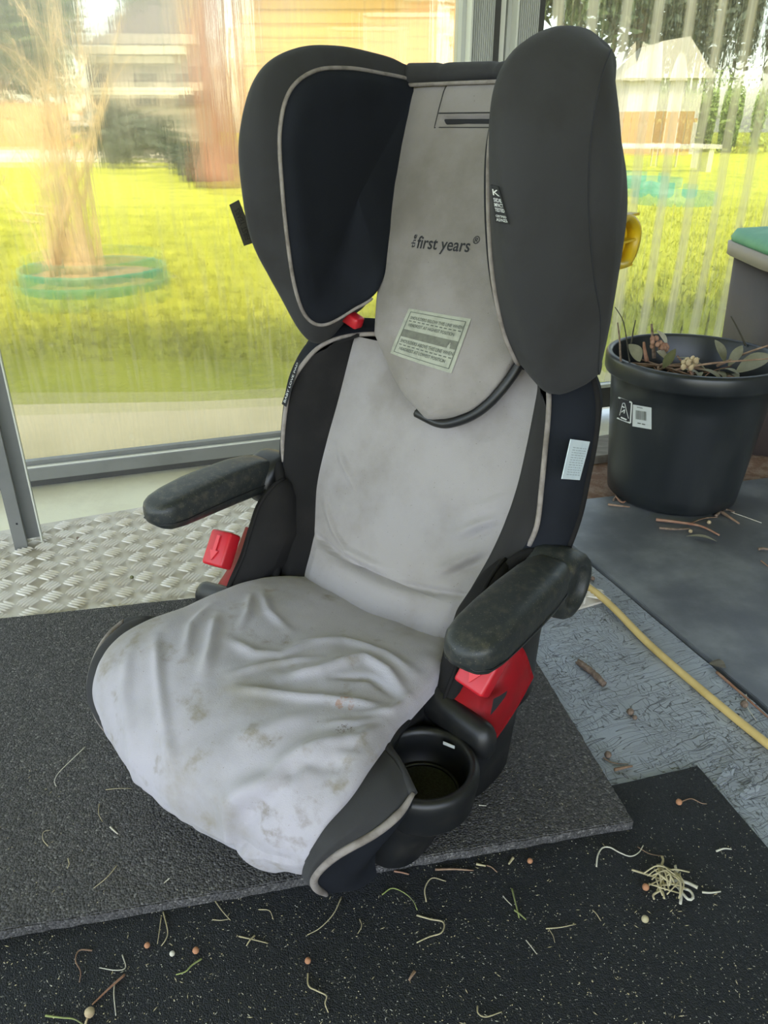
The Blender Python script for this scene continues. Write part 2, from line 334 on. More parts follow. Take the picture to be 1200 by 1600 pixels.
# ================================================================ floor coverings
def crack_extra(t, mp, c, N, ramp, mix): return c
def cracked_board():
    m = bpy.data.materials.new('cracked_grey_paint'); m.use_nodes = True; t = m.node_tree; b = t.nodes['Principled BSDF']
    tc = t.nodes.new('ShaderNodeTexCoord')
    wn = t.nodes.new('ShaderNodeTexNoise'); wn.inputs['Scale'].default_value = 25; wn.inputs['Detail'].default_value = 4; t.links.new(tc.outputs['Object'], wn.inputs[0])
    def crack(scale, stretch, th, warp, rz):
        mx = t.nodes.new('ShaderNodeVectorMath'); mx.operation = 'MULTIPLY_ADD'; t.links.new(wn.outputs['Color'], mx.inputs[0]); mx.inputs[1].default_value = (warp, warp, 0); t.links.new(tc.outputs['Object'], mx.inputs[2])
        mp = t.nodes.new('ShaderNodeMapping'); mp.inputs['Scale'].default_value = stretch; mp.inputs['Rotation'].default_value = (0, 0, rz); t.links.new(mx.outputs[0], mp.inputs[0])
        # rotate first, then stretch
        mp.inputs['Scale'].default_value = (1, 1, 1); mp2 = t.nodes.new('ShaderNodeMapping'); mp2.inputs['Scale'].default_value = stretch; t.links.new(mp.outputs[0], mp2.inputs[0])
        v = t.nodes.new('ShaderNodeTexVoronoi'); v.feature = 'DISTANCE_TO_EDGE'; v.voronoi_dimensions = '2D'; v.inputs['Scale'].default_value = scale; v.inputs['Randomness'].default_value = .75; t.links.new(mp2.outputs[0], v.inputs['Vector'])
        r = t.nodes.new('ShaderNodeMapRange'); r.inputs[1].default_value = 0; r.inputs[2].default_value = th; t.links.new(v.outputs['Distance'], r.inputs[0]); return r.outputs[0]
    def iso(stretch, rz, th, warp):
        mx = t.nodes.new('ShaderNodeVectorMath'); mx.operation = 'MULTIPLY_ADD'; t.links.new(wn.outputs['Color'], mx.inputs[0]); mx.inputs[1].default_value = (warp, warp, 0); t.links.new(tc.outputs['Object'], mx.inputs[2])
        mp = t.nodes.new('ShaderNodeMapping'); mp.inputs['Rotation'].default_value = (0, 0, rz); t.links.new(mx.outputs[0], mp.inputs[0])
        mp2 = t.nodes.new('ShaderNodeMapping'); mp2.inputs['Scale'].default_value = stretch; t.links.new(mp.outputs[0], mp2.inputs[0])
        n = t.nodes.new('ShaderNodeTexNoise'); n.inputs['Scale'].default_value = 1; n.inputs['Detail'].default_value = 2; n.inputs['Roughness'].default_value = .4; t.links.new(mp2.outputs[0], n.inputs[0])
        s1 = t.nodes.new('ShaderNodeMath'); s1.operation = 'PINGPONG'; s1.inputs[1].default_value = .045; t.links.new(n.outputs[0], s1.inputs[0])
        r = t.nodes.new('ShaderNodeMapRange'); r.inputs[1].default_value = 0; r.inputs[2].default_value = th; t.links.new(s1.outputs[0], r.inputs[0]); return r.outputs[0]
    def lim(f, scale, lo_, hi_):
        pn_ = t.nodes.new('ShaderNodeTexNoise'); pn_.inputs['Scale'].default_value = scale; pn_.inputs['Detail'].default_value = 3; t.links.new(tc.outputs['Object'], pn_.inputs[0])
        q = t.nodes.new('ShaderNodeMapRange'); q.inputs[1].default_value = lo_; q.inputs[2].default_value = hi_; t.links.new(pn_.outputs[0], q.inputs[0])
        m_ = t.nodes.new('ShaderNodeMath'); m_.operation = 'MAXIMUM'; t.links.new(f, m_.inputs[0]); t.links.new(q.outputs[0], m_.inputs[1]); return m_.outputs[0]
    long_ = lim(iso((6, 62, 1), R(-22), .0075, .012), 12, .54, .68)
    cross = lim(iso((60, 16, 1), R(-22), .0070, .012), 9, .50, .58)
    am = t.nodes.new('ShaderNodeMath'); am.operation = 'MULTIPLY'; t.links.new(long_, am.inputs[0]); t.links.new(cross, am.inputs[1])
    a = am.outputs[0]; c2 = crack(80, (1, 1.7, 1), .03, .05, R(-22))
    # the fine net only breaks out in patches
    pn = t.nodes.new('ShaderNodeTexNoise'); pn.inputs['Scale'].default_value = 6; t.links.new(tc.outputs['Object'], pn.inputs[0])
    pr = t.nodes.new('ShaderNodeMapRange'); pr.inputs[1].default_value = .48; pr.inputs[2].default_value = .56; t.links.new(pn.outputs[0], pr.inputs[0])
    c2m = t.nodes.new('ShaderNodeMath'); c2m.operation = 'MAXIMUM'; t.links.new(c2, c2m.inputs[0]); t.links.new(pr.outputs[0], c2m.inputs[1])
    mul = t.nodes.new('ShaderNodeMath'); mul.operation = 'MULTIPLY'; t.links.new(a, mul.inputs[0]); t.links.new(c2m.outputs[0], mul.inputs[1])
    sn = t.nodes.new('ShaderNodeTexNoise'); sn.inputs['Scale'].default_value = 7; sn.inputs['Detail'].default_value = 8; t.links.new(tc.outputs['Object'], sn.inputs[0])
    sr = t.nodes.new('ShaderNodeMapRange'); sr.inputs[1].default_value = .35; sr.inputs[2].default_value = .7; t.links.new(sn.outputs[0], sr.inputs[0])
    mx1 = t.nodes.new('ShaderNodeMix'); mx1.data_type = 'RGBA'; mx1.inputs[6].default_value = (.33, .365, .405, 1); mx1.inputs[7].default_value = (.25, .265, .28, 1); t.links.new(sr.outputs[0], mx1.inputs[0])
    mx2 = t.nodes.new('ShaderNodeMix'); mx2.data_type = 'RGBA'; mx2.inputs[6].default_value = (.075, .08, .085, 1); t.links.new(mul.outputs[0], mx2.inputs[0]); t.links.new(mx1.outputs[2], mx2.inputs[7])
    t.links.new(mx2.outputs[2], b.inputs['Base Color'])
    fn = t.nodes.new('ShaderNodeTexNoise'); fn.inputs['Scale'].default_value = 260; fn.inputs['Detail'].default_value = 3; t.links.new(tc.outputs['Object'], fn.inputs[0])
    ma = t.nodes.new('ShaderNodeMath'); ma.operation = 'MULTIPLY_ADD'; ma.inputs[1].default_value = .25; t.links.new(fn.outputs[0], ma.inputs[0]); t.links.new(mul.outputs[0], ma.inputs[2])
    bp = t.nodes.new('ShaderNodeBump'); bp.inputs['Strength'].default_value = .8; bp.inputs['Distance'].default_value = .0015; t.links.new(ma.outputs[0], bp.inputs['Height']); t.links.new(bp.outputs[0], b.inputs['Normal'])
    b.inputs['Roughness'].default_value = .42; return m
M['crack'] = cracked_board()
M['slab'] = mat('dark_painted_sheet', (0.095, 0.102, 0.112), 0.40, (0.20, 0.21, 0.215), 7, 0.38, 0.72, 0.25, 300, 0.0006, 0.5, fleck=(0.3, 0.3, 0.28), fs=150, ft=0.76, detail=10)
M['tread'] = mat('tread_plate_aluminium', (0.86, 0.81, 0.74), 0.36, (0.64, 0.57, 0.45), 6, 0.42, 0.72, 0.2, 220, 0.0006, 0.5, 0.15, extra=lambda t, mp, c, N, ramp, mix: mix(ramp(N(14, 6), 0.62, 0.82), c, (0.24, 0.19, 0.10)))
M['treadbase'] = mat('tread_plate_shaded_grimy_base', (0.66, 0.61, 0.54), 0.42, (0.50, 0.44, 0.34), 9, 0.42, 0.72, 0.2, 220, 0.0006, 0.5, 0.1, extra=lambda t, mp, c, N, ramp, mix: mix(ramp(N(14, 6), 0.60, 0.80), c, (0.24, 0.19, 0.10)))  # base painted darker than the bars for their shadow lines, brown stains over it
def rubber_mat(name, c1, c2, c3, ft, scale, bump):
    m = bpy.data.materials.new(name); m.use_nodes = True; t = m.node_tree; b = t.nodes['Principled BSDF']; b.inputs['Roughness'].default_value = .85
    tc = t.nodes.new('ShaderNodeTexCoord'); v = t.nodes.new('ShaderNodeTexVoronoi'); v.inputs['Scale'].default_value = scale; t.links.new(tc.outputs['Object'], v.inputs['Vector'])
    sp = t.nodes.new('ShaderNodeSeparateColor'); t.links.new(v.outputs['Color'], sp.inputs[0])
    cr = t.nodes.new('ShaderNodeValToRGB'); e = cr.color_ramp.elements; e[0].color = (*c1, 1); e[1].color = (*c2, 1); e[0].position = .1; e[1].position = ft
    k = cr.color_ramp.elements.new(min(.995, ft + .04)); k.color = (*c3, 1)
    t.links.new(sp.outputs[0], cr.inputs[0]); n = t.nodes.new('ShaderNodeTexNoise'); n.inputs['Scale'].default_value = 5; n.inputs['Detail'].default_value = 6; t.links.new(tc.outputs['Object'], n.inputs[0])
    mr = t.nodes.new('ShaderNodeMapRange'); mr.inputs[3].default_value = .7; mr.inputs[4].default_value = 1.35; t.links.new(n.outputs[0], mr.inputs[0])
    mm = t.nodes.new('ShaderNodeVectorMath'); mm.operation = 'SCALE'; t.links.new(cr.outputs[0], mm.inputs[0]); t.links.new(mr.outputs[0], mm.inputs['Scale']); t.links.new(mm.outputs[0], b.inputs['Base Color'])
    bp = t.nodes.new('ShaderNodeBump'); bp.inputs['Strength'].default_value = bump; bp.inputs['Distance'].default_value = .0015; t.links.new(v.outputs['Distance'], bp.inputs['Height']); bp.invert = True; t.links.new(bp.outputs[0], b.inputs['Normal'])
    b.inputs['Specular IOR Level'].default_value = .35; return m
M['mat1'] = rubber_mat('granulated_rubber', (.042, .041, .041), (.10, .097, .094), (.17, .165, .155), .93, 480, 1.0)
M['mat2'] = rubber_mat('dark_rubber', (.014, .016, .018), (.026, .028, .031), (.12, .12, .11), .985, 700, .7)

b1 = at(885, 850); b2 = at(1200, 1115); bd = (b2 - b1).normalized()
edge = [b1 - bd * .30, b1 + bd * 1.2]
jog = []
for i in range(60):
    t_ = i / 59; p = edge[0].lerp(edge[1], t_); q = Vector((bd.y, -bd.x, 0)) * (-1)
    jog.append(p + Vector((bd.y, -bd.x, 0)) * .0022 * nz((t_ * 40, 3, 1)))
board = from_bm('painted_board', prism_bm([(p.x, p.y) for p in jog][::-1] + [(-.2, 1.32), (-1.3, .95), (-1.1, -.55), (.9, -.45)], -.012, 0, bev=.0007), M['crack'], smooth=False)
tag(board, 'pale blue-grey painted floorboard with crazed, cracked paint beside the mats', 'board')
off = Vector((-bd.y, bd.x, 0)) * .004
off = off if off.x > 0 else -off
SB = at(905, 783)
slab = from_bm('floor_sheet', prism_bm([(p.x + off.x, p.y + off.y) for p in jog] + [(1.6, .1), (2.2, 1.62), (.80, 1.45), (SB.x + .25, SB.y + .06), (SB.x, SB.y), (.30, 1.32)], -.011, .0035, bev=.001), M['slab'], smooth=False)
tag(slab, 'dark slate-grey painted floor sheet with scuffs under the black pot', 'floor sheet')
M['woodgrey'] = mat('weathered_board', (0.23, 0.205, 0.17), 0.9, (0.33, 0.30, 0.25), 18, 0.4, 0.7, 0.6, 120, 0.002, stretch=(1, 5, 1))
o = from_bm('weathered_board', prism_bm([(.30, 1.50), (.78, 1.66), (.76, 1.77), (.55, 1.70), (.30, 1.60)], -.012, .006, bev=.002), M['woodgrey'], smooth=False)
tag(o, 'short weathered grey board lying on dirt behind the black pot', 'board')

# tread plate: corner from the photo, five-bar pattern as real ribs
TA = R(25); ta = Vector((math.cos(TA), math.sin(TA), 0)); tb = Vector((-ta.y, ta.x, 0))
C0 = at(955, 935, .004)
P0 = C0
plate_poly = [P0, P0 - ta * 1.75, P0 - ta * 1.75 + tb * .50]
back = at(200, 795, .004); slope = math.atan2(at(240, 785, .004).y - at(60, 815, .004).y, at(240, 785, .004).x - at(60, 815, .004).x)
bdr = Vector((math.cos(slope), math.sin(slope), 0))
tipb = at(857, 861, .004)
pl = [P0, P0 - ta * 1.75, P0 - ta * 1.75 + tb * .55, back - bdr * .5, back + bdr * .35, tipb + tb * .03]
pl = [P0, P0 - ta * 1.75, back - bdr * 1.2, back + bdr * .30, at(640, 790, .004), tipb]
plate = empty('tread_plate', (0, 0, 0)); plate.location = (P0.x, P0.y, 0)
sh = Vector((-P0.x, -P0.y, 0))
bm = prism_bm([(p.x + sh.x, p.y + sh.y) for p in pl], .0002, .0030, bev=.0008); from_bm('sheet', bm, M['treadbase'], plate, False)
def inside(p, poly):
    c = False; n = len(poly)
    for i in range(n):
        a, b = poly[i], poly[(i + 1) % n]
        if (a.y > p.y) != (b.y > p.y) and p.x < (b.x - a.x) * (p.y - a.y) / (b.y - a.y) + a.x: c = not c
    return c
MC = at(990, 1282, .017); ME1 = Vector((math.cos(R(191.4)), math.sin(R(191.4)), 0)); ME2 = Vector((-math.sin(R(11.4)), math.cos(R(11.4)), 0))
bm = bmesh.new(); CELL = .0345
for i in range(-60, 4):
    for j in range(-2, 30):
        ctr = P0 + ta * (i + .5) * CELL + tb * (j + .5) * CELL
        if not inside(ctr, pl): continue
        q_ = ctr - MC; 
        if q_.dot(ME2) < .515 and q_.dot(-ME1) < 0.0: continue
        ang = R(70) if (i + j) % 2 == 0 else R(-20)
        ax = Vector((math.cos(ang), math.sin(ang), 0)); ay = Vector((-ax.y, ax.x, 0))
        for k in range(5):
            c = ctr + ay * (k - 2) * .0058; L = .0145 if k in (1, 2, 3) else .0125
            ok = all(inside(c + ax * s_ * L, pl) for s_ in (-1, 1))
            if not ok: continue
            c = c + sh; prof = [(-1, 0, 0), (-.6, .0013, .0), (.6, .0013, 0), (1, 0, 0), (.6, -.0013, 0), (-.6, -.0013, 0)]
            base = [bm.verts.new(c + ax * a * L + ay * b_ * 1.25 + Vector((0, 0, .0030))) for a, b_, _ in prof]
            t1 = bm.verts.new(c + ax * -.62 * L + Vector((0, 0, .0058))); t2 = bm.verts.new(c + ax * .62 * L + Vector((0, 0, .0058)))
            bm.faces.new([base[1], base[2], t2, t1][::-1]); bm.faces.new([base[4], base[5], t1, t2][::-1])
            bm.faces.new([base[0], base[1], t1][::-1]); bm.faces.new([base[5], base[0], t1][::-1]); bm.faces.new([base[2], base[3], t2][::-1]); bm.faces.new([base[3], base[4], t2][::-1])
tr = from_bm('tread_bars', bm, M['tread'], plate, True, recalc=True); tag(tr, kind='stuff')
tag(plate, 'whitish aluminium five-bar tread plate with rust stains under the window', 'metal plate')

# mats
BR = at(990, 1282, .017); e1 = Vector((math.cos(R(191.4)), math.sin(R(191.4)), 0)); e2 = Vector((-math.sin(R(11.4)), math.cos(R(11.4)), 0))
MATZ0, MATZ1 = .0051, .0168
def rough_edge(a, b, n, amp):
    out = []
    for i in range(n):
        p = a.lerp(b, i / n); out.append(p + Vector((nz((p.x * 90, p.y * 90, 2)), nz((p.x * 90, p.y * 90, 9)), 0)) * amp)
    return out
c0, c1, c2_, c3 = BR, BR + e2 * .515, BR + e2 * .515 + e1 * 1.5, BR + e1 * 1.5
poly = rough_edge(c0, c1, 90, .0012) + rough_edge(c1, c2_, 200, .0012) + [c2_] + rough_edge(c3, c0, 220, .0015)
mt = from_bm('rubber_mat', prism_bm([(p.x, p.y) for p in poly], MATZ0, MATZ1, bev=.0012), M['mat1'], smooth=False)
tag(mt, 'thick charcoal granulated rubber mat lying under the child seat', 'mat')
LC = at(1090, 1197, .004); l1 = Vector((math.cos(R(195.4)), math.sin(R(195.4)), 0)); l2 = Vector((l1.y, -l1.x, 0)) * -1
l2 = Vector((math.sin(R(15.4)), -math.cos(R(15.4)), 0))
poly = rough_edge(LC, LC + l2 * 1.2, 160, .0007) + rough_edge(LC + l2 * 1.2, LC + l2 * 1.2 + l1 * 1.6, 10, 0) + rough_edge(LC + l2 * 1.2 + l1 * 1.6, LC + l1 * 1.6, 10, 0) + rough_edge(LC + l1 * 1.6, LC, 200, .0007)
mt2 = from_bm('rubber_mat', prism_bm([(p.x, p.y) for p in poly], .0001, .0048, bev=.0006), M['mat2'], smooth=False)
tag(mt2, 'thin near-black rubber mat littered with straw, in front of the seat', 'mat')
# ================================================================ OUTDOORS (beyond the plastic)
def ground_at(u, v): return at(u, v, GZ)
M['bark'] = mat('rusty_bark', (.17, .075, .045), .95, (.27, .14, .09), 9, .4, .7, .9, 40, .01, stretch=(1, 1, .25))
M['stem'] = mat('pale_stem', (.55, .42, .24), .9, (.42, .30, .17), 20, .4, .7)
M['greybark'] = mat('grey_bark', (.18, .13, .10), .95, (.10, .08, .065), 9, .4, .7, .8, 40, .01, stretch=(1, 1, .25))
M['leaf'] = mat('tree_leaf', (.05, .085, .03), .7, (.085, .12, .04), 2, .4, .7)
M['leafdark'] = mat('pine_leaf', (.035, .055, .035), .8, (.05, .07, .045), 2, .4, .7)
M['leaflime'] = mat('bush_leaf', (.13, .20, .035), .7, (.18, .25, .05), 3, .4, .7)
M['edging'] = mat('green_edging', (.03, .17, .09), .5, (.04, .21, .11), 12, .4, .7)
M['mulch'] = mat('mulch', (.34, .20, .10), .95, (.45, .30, .16), 30, .4, .7, .9, 60, .02)
M['board'] = mat('yellow_weatherboard', (.44, .29, .085), .7, (.40, .215, .075), 1.5, .4, .7, .2, 30, .002)
M['farwall'] = mat('grey_house_wall', (.26, .235, .20), .85, (.21, .19, .165), .6, .4, .7)
M['farroof'] = mat('grey_tile_roof', (.16, .15, .14), .85, (.2, .18, .16), 3, .4, .7)
M['whitetrim'] = mat('white_paint', (.52, .49, .40), .6)
M['road'] = mat('pale_road', (.50, .45, .32), .9, (.4, .36, .27), .5, .4, .7)
M['glassdark'] = mat('dark_glass', (.03, .035, .04), .1)
M['fence'] = mat('timber_fence', (.42, .24, .10), .85, (.34, .19, .08), 2, .4, .7)

# road strip beyond the lawn
o = from_bm('road', prism_bm([(-14, 17.5), (5, 17.5), (5, 26), (-18, 26)], GZ - .02, GZ + .012), M['road'], smooth=False); tag(o, kind='structure')

def leaves_bm(c, rad, n, size, bm=None, squash=1.0, clusters=10):
    bm = bm or bmesh.new(); cl = []
    for _ in range(clusters):
        d = Vector((random.gauss(0, 1), random.gauss(0, 1), random.gauss(0, 1))).normalized() * (random.random() ** .5)
        cl.append(Vector((c[0] + d.x * rad[0] * .75, c[1] + d.y * rad[1] * .75, c[2] + d.z * rad[2] * .75)))
    for _ in range(n):
        k = random.choice(cl); d = Vector((random.gauss(0, .38), random.gauss(0, .38), random.gauss(0, .38)))
        p = k + Vector((d.x * rad[0] * .6, d.y * rad[1] * .6, d.z * rad[2] * .6 * squash))
        if p.z < GZ + .05: continue
        a = Vector((random.gauss(0, 1), random.gauss(0, 1), random.gauss(0, 1))).normalized(); b = a.orthogonal().normalized() * size * .45; a = a * size * random.uniform(.7, 1.3)
        v = [bm.verts.new(q) for q in (p - a, p + b, p + a, p - b)]; bm.faces.new(v)
    return bm
def tree(label, u, v, Y, height, crown, trunk_r, leafm, bark, n=2200, size=.12, cz=None, group=None, lean=0, cl=14):
    c = aty(u, 195, Y); base_ = Vector((c.x, Y, GZ)); r = empty('tree', base_); tag(r, label, 'tree', group)
    pts = [Vector((math.sin(k * 1.3) * trunk_r * .4 + lean * k / 8, 0, height * k / 8)) for k in range(9)]
    tb = tube_bm(cat_pts(pts, 16), trunk_r, 10, taper=lambda t: 1.15 - .75 * t)
    for _ in range(7):
        t = random.uniform(.35, .95); p = pts[0].lerp(pts[-1], t); d = Vector((random.uniform(-1, 1), random.uniform(-1, 1), random.uniform(.2, .9))) * crown[0] * .6
        tube_bm([p, p + d * .5 + Vector((0, 0, .1)), p + d], trunk_r * .28, 6, tb, taper=lambda t: 1 - .7 * t)
    from_bm('trunk', tb, bark, r)
    o = from_bm('foliage', leaves_bm((0, 0, cz or height * .75), crown, n, size, clusters=cl), leafm, r, False); tag(o, kind='stuff')
    return r
# big rusty trunk close to the left pane
t1 = empty('tree', ground_at(345, 292)); tag(t1, 'thick reddish-brown tree trunk between the far grey house and the yellow boarded wall', 'tree')
from_bm('trunk', tube_bm(cat_pts([(0, 0, 0), (.02, 0, .5), (-.03, 0, 1.4), (.03, 0, 2.6), (.1, 0, 4.2)], 30), .27, 20, taper=lambda t: 1.25 - .4 * min(1, t * 8) + .02 * math.sin(t * 50)), M['bark'], t1)
bm = bmesh.new()
for k in range(9):
    a = k * .7; tube_bm(cat_pts([(.25 * math.cos(a), .25 * math.sin(a), .1 + k * .28), (.32 * math.cos(a + .3), .3 * math.sin(a + .3), .7 + k * .3), (.28 * math.cos(a - .2), .28 * math.sin(a - .2), 1.4 + k * .32)], 10), .018, 5, bm)
from_bm('creeper', bm, M['stem'], t1)
tag(from_bm('foliage', leaves_bm((0, .3, 4.8), (2.2, 2.0, 1.2), 2500, .12), M['leaf'], t1, False), kind='stuff')
# bush at the foot of the trunk
def bush(label, u, v, rad, n, m, size, group=None, cl=12):
    b = ground_at(u, v); r = empty('bush', b); tag(r, label, 'bush', group)
    from_bm('stem', tube_bm([(0, 0, -.02), (.02, 0, rad[2] * .9)], .03, 6), M['greybark'], r)
    tag(from_bm('foliage', leaves_bm((0, 0, rad[2]), rad, n, size, clusters=cl), m, r, False), kind='stuff'); return r
bush('dark green bush at the foot of the thick reddish trunk', 296, 284, (.30, .3, .28), 2600, M['leafdark'], .045)
bush('low dark bush beyond the pale road, left of the reddish trunk', 200, 262, (.9, .5, .5), 1500, M['leafdark'], .10)

# blades of the near lawn, nobody could count them
bm = bmesh.new()
for _ in range(16000):
    y = 2.25 + 5.5 * random.random() ** 1.5; x = random.uniform(-.62 * y - .1, .62 * y + .3)
    if y < 2.40 + max(0, x) * .34 + .1 or math.hypot(x + 1.41, y - 3.85) < .36: continue
    a = random.uniform(0, 6.28); h = random.uniform(.02, .055); w = .004 + .0012 * y; dx = Vector((math.cos(a) * w, math.sin(a) * w, 0)); p = Vector((x, y, GZ))
    bm.faces.new([bm.verts.new(p - dx), bm.verts.new(p + dx), bm.verts.new(p + Vector((random.uniform(-.02, .02), random.uniform(-.02, .02), h)))])
o = from_bm('grass', bm, M['lawn'], None, False); tag(o, 'short yellow-green lawn grass just outside the plastic window', 'grass', None, 'stuff')

# garden ring with the many-stemmed shrub
gc = ground_at(150, 447); gr = empty('garden_ring', gc); tag(gr, 'round green plastic garden edging filled with mulch on the lawn', 'garden edging')
RR = .335
bm = grid_bm([[Vector((r * math.cos(2 * math.pi * k / 64), r * math.sin(2 * math.pi * k / 64), z)) for k in range(64)] for r, z in ((RR, -.02), (RR + .008, .085), (RR + .004, .095), (RR - .008, .095), (RR - .010, .085), (RR - .012, -.02))], True)[0]
from_bm('edging', bm, M['edging'], gr, recalc=True)
bm = grid_bm([[Vector((r * math.cos(2 * math.pi * k / 40), r * math.sin(2 * math.pi * k / 40), .062 - r * .05 + .006 * nz((r * 20, k, 0)))) for k in range(40)] for r in (RR - .012, .25, .18, .1, .02)], True)[0]
from_bm('mulch_bed', bm, M['mulch'], gr, recalc=True)
sh_ = empty('shrub', gc + Vector((-.10, 0, .05))); tag(sh_, 'bare multi-stemmed shrub with pale tan stems rising from the green garden ring', 'shrub')
tips = [(-30, 250), (0, 170), (20, 60), (45, -20), (70, -60), (90, 30), (120, -40), (145, 60), (60, 130), (25, 330), (100, 180), (165, 130), (-60, 120), (190, 20), (80, -90)]
for i, (tu, tv) in enumerate(tips):
    b = Vector((random.uniform(-.11, .13), random.uniform(-.08, .08), .0)); tip = aty(tu, tv, gc.y + random.uniform(-.35, .35)) - (gc + Vector((-.10, 0, .05)))
    mid = b.lerp(tip, .45) + Vector((random.uniform(-.05, .05), random.uniform(-.05, .05), .12))
    P = cat_pts([b, b.lerp(mid, .5) + Vector((0, 0, .05)), mid, tip], 26)
    stem = from_bm('stem', tube_bm(P, random.uniform(.011, .018), 7, taper=lambda t: 1 - .78 * t), M['stem'], sh_)
    for _ in range(4):
        k = random.randint(9, 23); d = Vector((random.uniform(-.25, .25), random.uniform(-.2, .2), random.uniform(.1, .4)))
        tb = tube_bm(cat_pts([P[k], P[k] + d * .5 + Vector((0, 0, .04)), P[k] + d], 8), .004, 5, taper=lambda t: 1 - .6 * t); from_bm('twig', tb, M['stem'], stem)
# flat green garden rings far out on the right lawn
for (u, v, r_, lab_) in ((1010, 292, .42, 'flat green garden ring on the right-hand lawn, the farther of two'), (1052, 318, .40, 'flat green garden ring on the right-hand lawn, the nearer of two')):
    c = ground_at(u, v); g = empty('garden_ring', c); tag(g, lab_, 'garden edging')
    bm = grid_bm([[Vector((r * math.cos(2 * math.pi * k / 48), r * math.sin(2 * math.pi * k / 48), z)) for k in range(48)] for r, z in ((r_, -.02), (r_, .11), (r_ - .02, .11), (r_ - .02, -.02))], True)[0]
    from_bm('edging', bm, M['edging'], g, recalc=True)
    bm = grid_bm([[Vector((r * math.cos(2 * math.pi * k / 30), r * math.sin(2 * math.pi * k / 30), .05)) for k in range(30)] for r in (r_ - .02, .1, .01)], True)[0]; from_bm('mulch_bed', bm, M['mulch'], g, recalc=True)

# near house with yellow weatherboards
HY = 15.0; hx0 = aty(383, 180, HY).x
HW = aty(748, 180, HY).x - hx0
hs = empty('house', (hx0 + HW / 2, HY, GZ)); tag(hs, 'yellow timber-clad house wall seen through the left pane', 'house')
from_bm('wall', box_bm((0, .6, 1.6), (HW, 1.1, 3.2)), M['farwall'], hs, False)
pm = None
for k in range(16):
    z = .10 + k * .2
    if pm is None:
        bm = box_bm((0, 0, .1), (HW + .06, .03, .205), rot=Matrix.Rotation(R(-5), 4, 'X')); o = from_bm('weatherboard', bm, M['board'], hs, False); pm = o.data
    else:
        o = bpy.data.objects.new('weatherboard', pm); COL.objects.link(o); o.parent = hs
    o.location = (0, 0, z - .1)
from_bm('corner_post', box_bm((-HW / 2 - .03, -.01, 1.6), (.12, .10, 3.2)), M['bark'], hs, False)
for wx, wz in ((.75, 1.75),):
    fr = from_bm('window', box_bm((wx, -.03, wz), (1.3, .06, 1.1)), mat('pink_blind', (.62, .34, .22), .8), hs, False)
    from_bm('window_frame', box_bm((wx, -.05, wz + .56), (1.42, .06, .06), box_bm((wx, -.05, wz - .56), (1.42, .06, .06), box_bm((wx - .68, -.05, wz), (.06, .06, 1.1), box_bm((wx + .68, -.05, wz), (.06, .06, 1.1))))), M['whitetrim'], fr, False)
bm = bmesh.new(); rv = [bm.verts.new(p) for p in ((-HW / 2 - .4, -.5, 3.15), (HW / 2 + .4, -.5, 3.15), (HW / 2 + .4, 2.5, 4.6), (-HW / 2 - .4, 2.5, 4.6))]; bm.faces.new(rv); bmesh.ops.solidify(bm, geom=bm.faces[:], thickness=.12)
from_bm('roof', bm, M['farroof'], hs, False, True)
# far grey house behind the road
FY = 34.0; a0 = aty(128, 90, FY); a1 = aty(300, 90, FY); zt = lambda v, Y=FY: aty(300, v, Y).z
fh = empty('house', ((a0.x + a1.x) / 2, FY, GZ)); tag(fh, 'far grey house with white gutter lines across the road, left of the reddish trunk', 'house')
w_ = a1.x - a0.x
from_bm('wall', box_bm((0, 2, (zt(83)) / 2), (w_, 4, zt(83))), M['farwall'], fh, False)
from_bm('gutter', box_bm((0, -.2, zt(77)), (w_ + 1.5, .4, zt(70) - zt(83))), M['whitetrim'], fh, False)
from_bm('verandah_rail', box_bm((-.8, -.6, zt(141)), (w_ + 3.6, .12, zt(136) - zt(147))), M['whitetrim'], fh, False)
bm = bmesh.new(); zr = zt(70); rv = [bm.verts.new(p) for p in ((-w_ / 2 - .8, -.4, zr), (w_ / 2 + .8, -.4, zr), (w_ / 2 - 1.5, 4, zr + 2.4), (-w_ / 2 + 2.4, 4, zr + 2.4))]; bm.faces.new(rv); bmesh.ops.solidify(bm, geom=bm.faces[:], thickness=.15)
from_bm('roof', bm, M['farroof'], fh, False, True)
for x_ in (-1.6, .2, 1.7):
    wn_ = from_bm('window', box_bm((x_, -.03, 1.9), (.9, .08, 1.1)), M['glassdark'], fh, False)
# sunlit fence across the far left, and a pale one at right
def picket(label, u0, u1, v0, Y, h, pw, gap, m, name='fence'):
    x0 = aty(u0, v0, Y).x; x1 = aty(u1, v0, Y).x; r = empty(name, (x0, Y, GZ)); tag(r, label, 'fence')
    n = int((x1 - x0) / (pw + gap)); me = None
    for k in range(n):
        if me is None: o = from_bm('board', box_bm((pw / 2, 0, h / 2), (pw, .03, h), bev=.004, seg=1), m, r, False); me = o.data
        else: o = bpy.data.objects.new('board', me); COL.objects.link(o); o.parent = r
        o.location = (k * (pw + gap), 0, 0)
    from_bm('rail', box_bm(((x1 - x0) / 2, .04, h * .8), (x1 - x0, .05, .09), box_bm(((x1 - x0) / 2, .04, h * .2), (x1 - x0, .05, .09))), m, r, False)
picket('tan timber paling fence along the far edge of the right-hand lawn', 968, 1082, 240, 21.5, 1.0, .18, .015, M['fence'])
picket('low pale paling fence beside the road behind the bare shrub', -40, 130, 215, 27.0, 1.3, .3, .02, M['fence'])
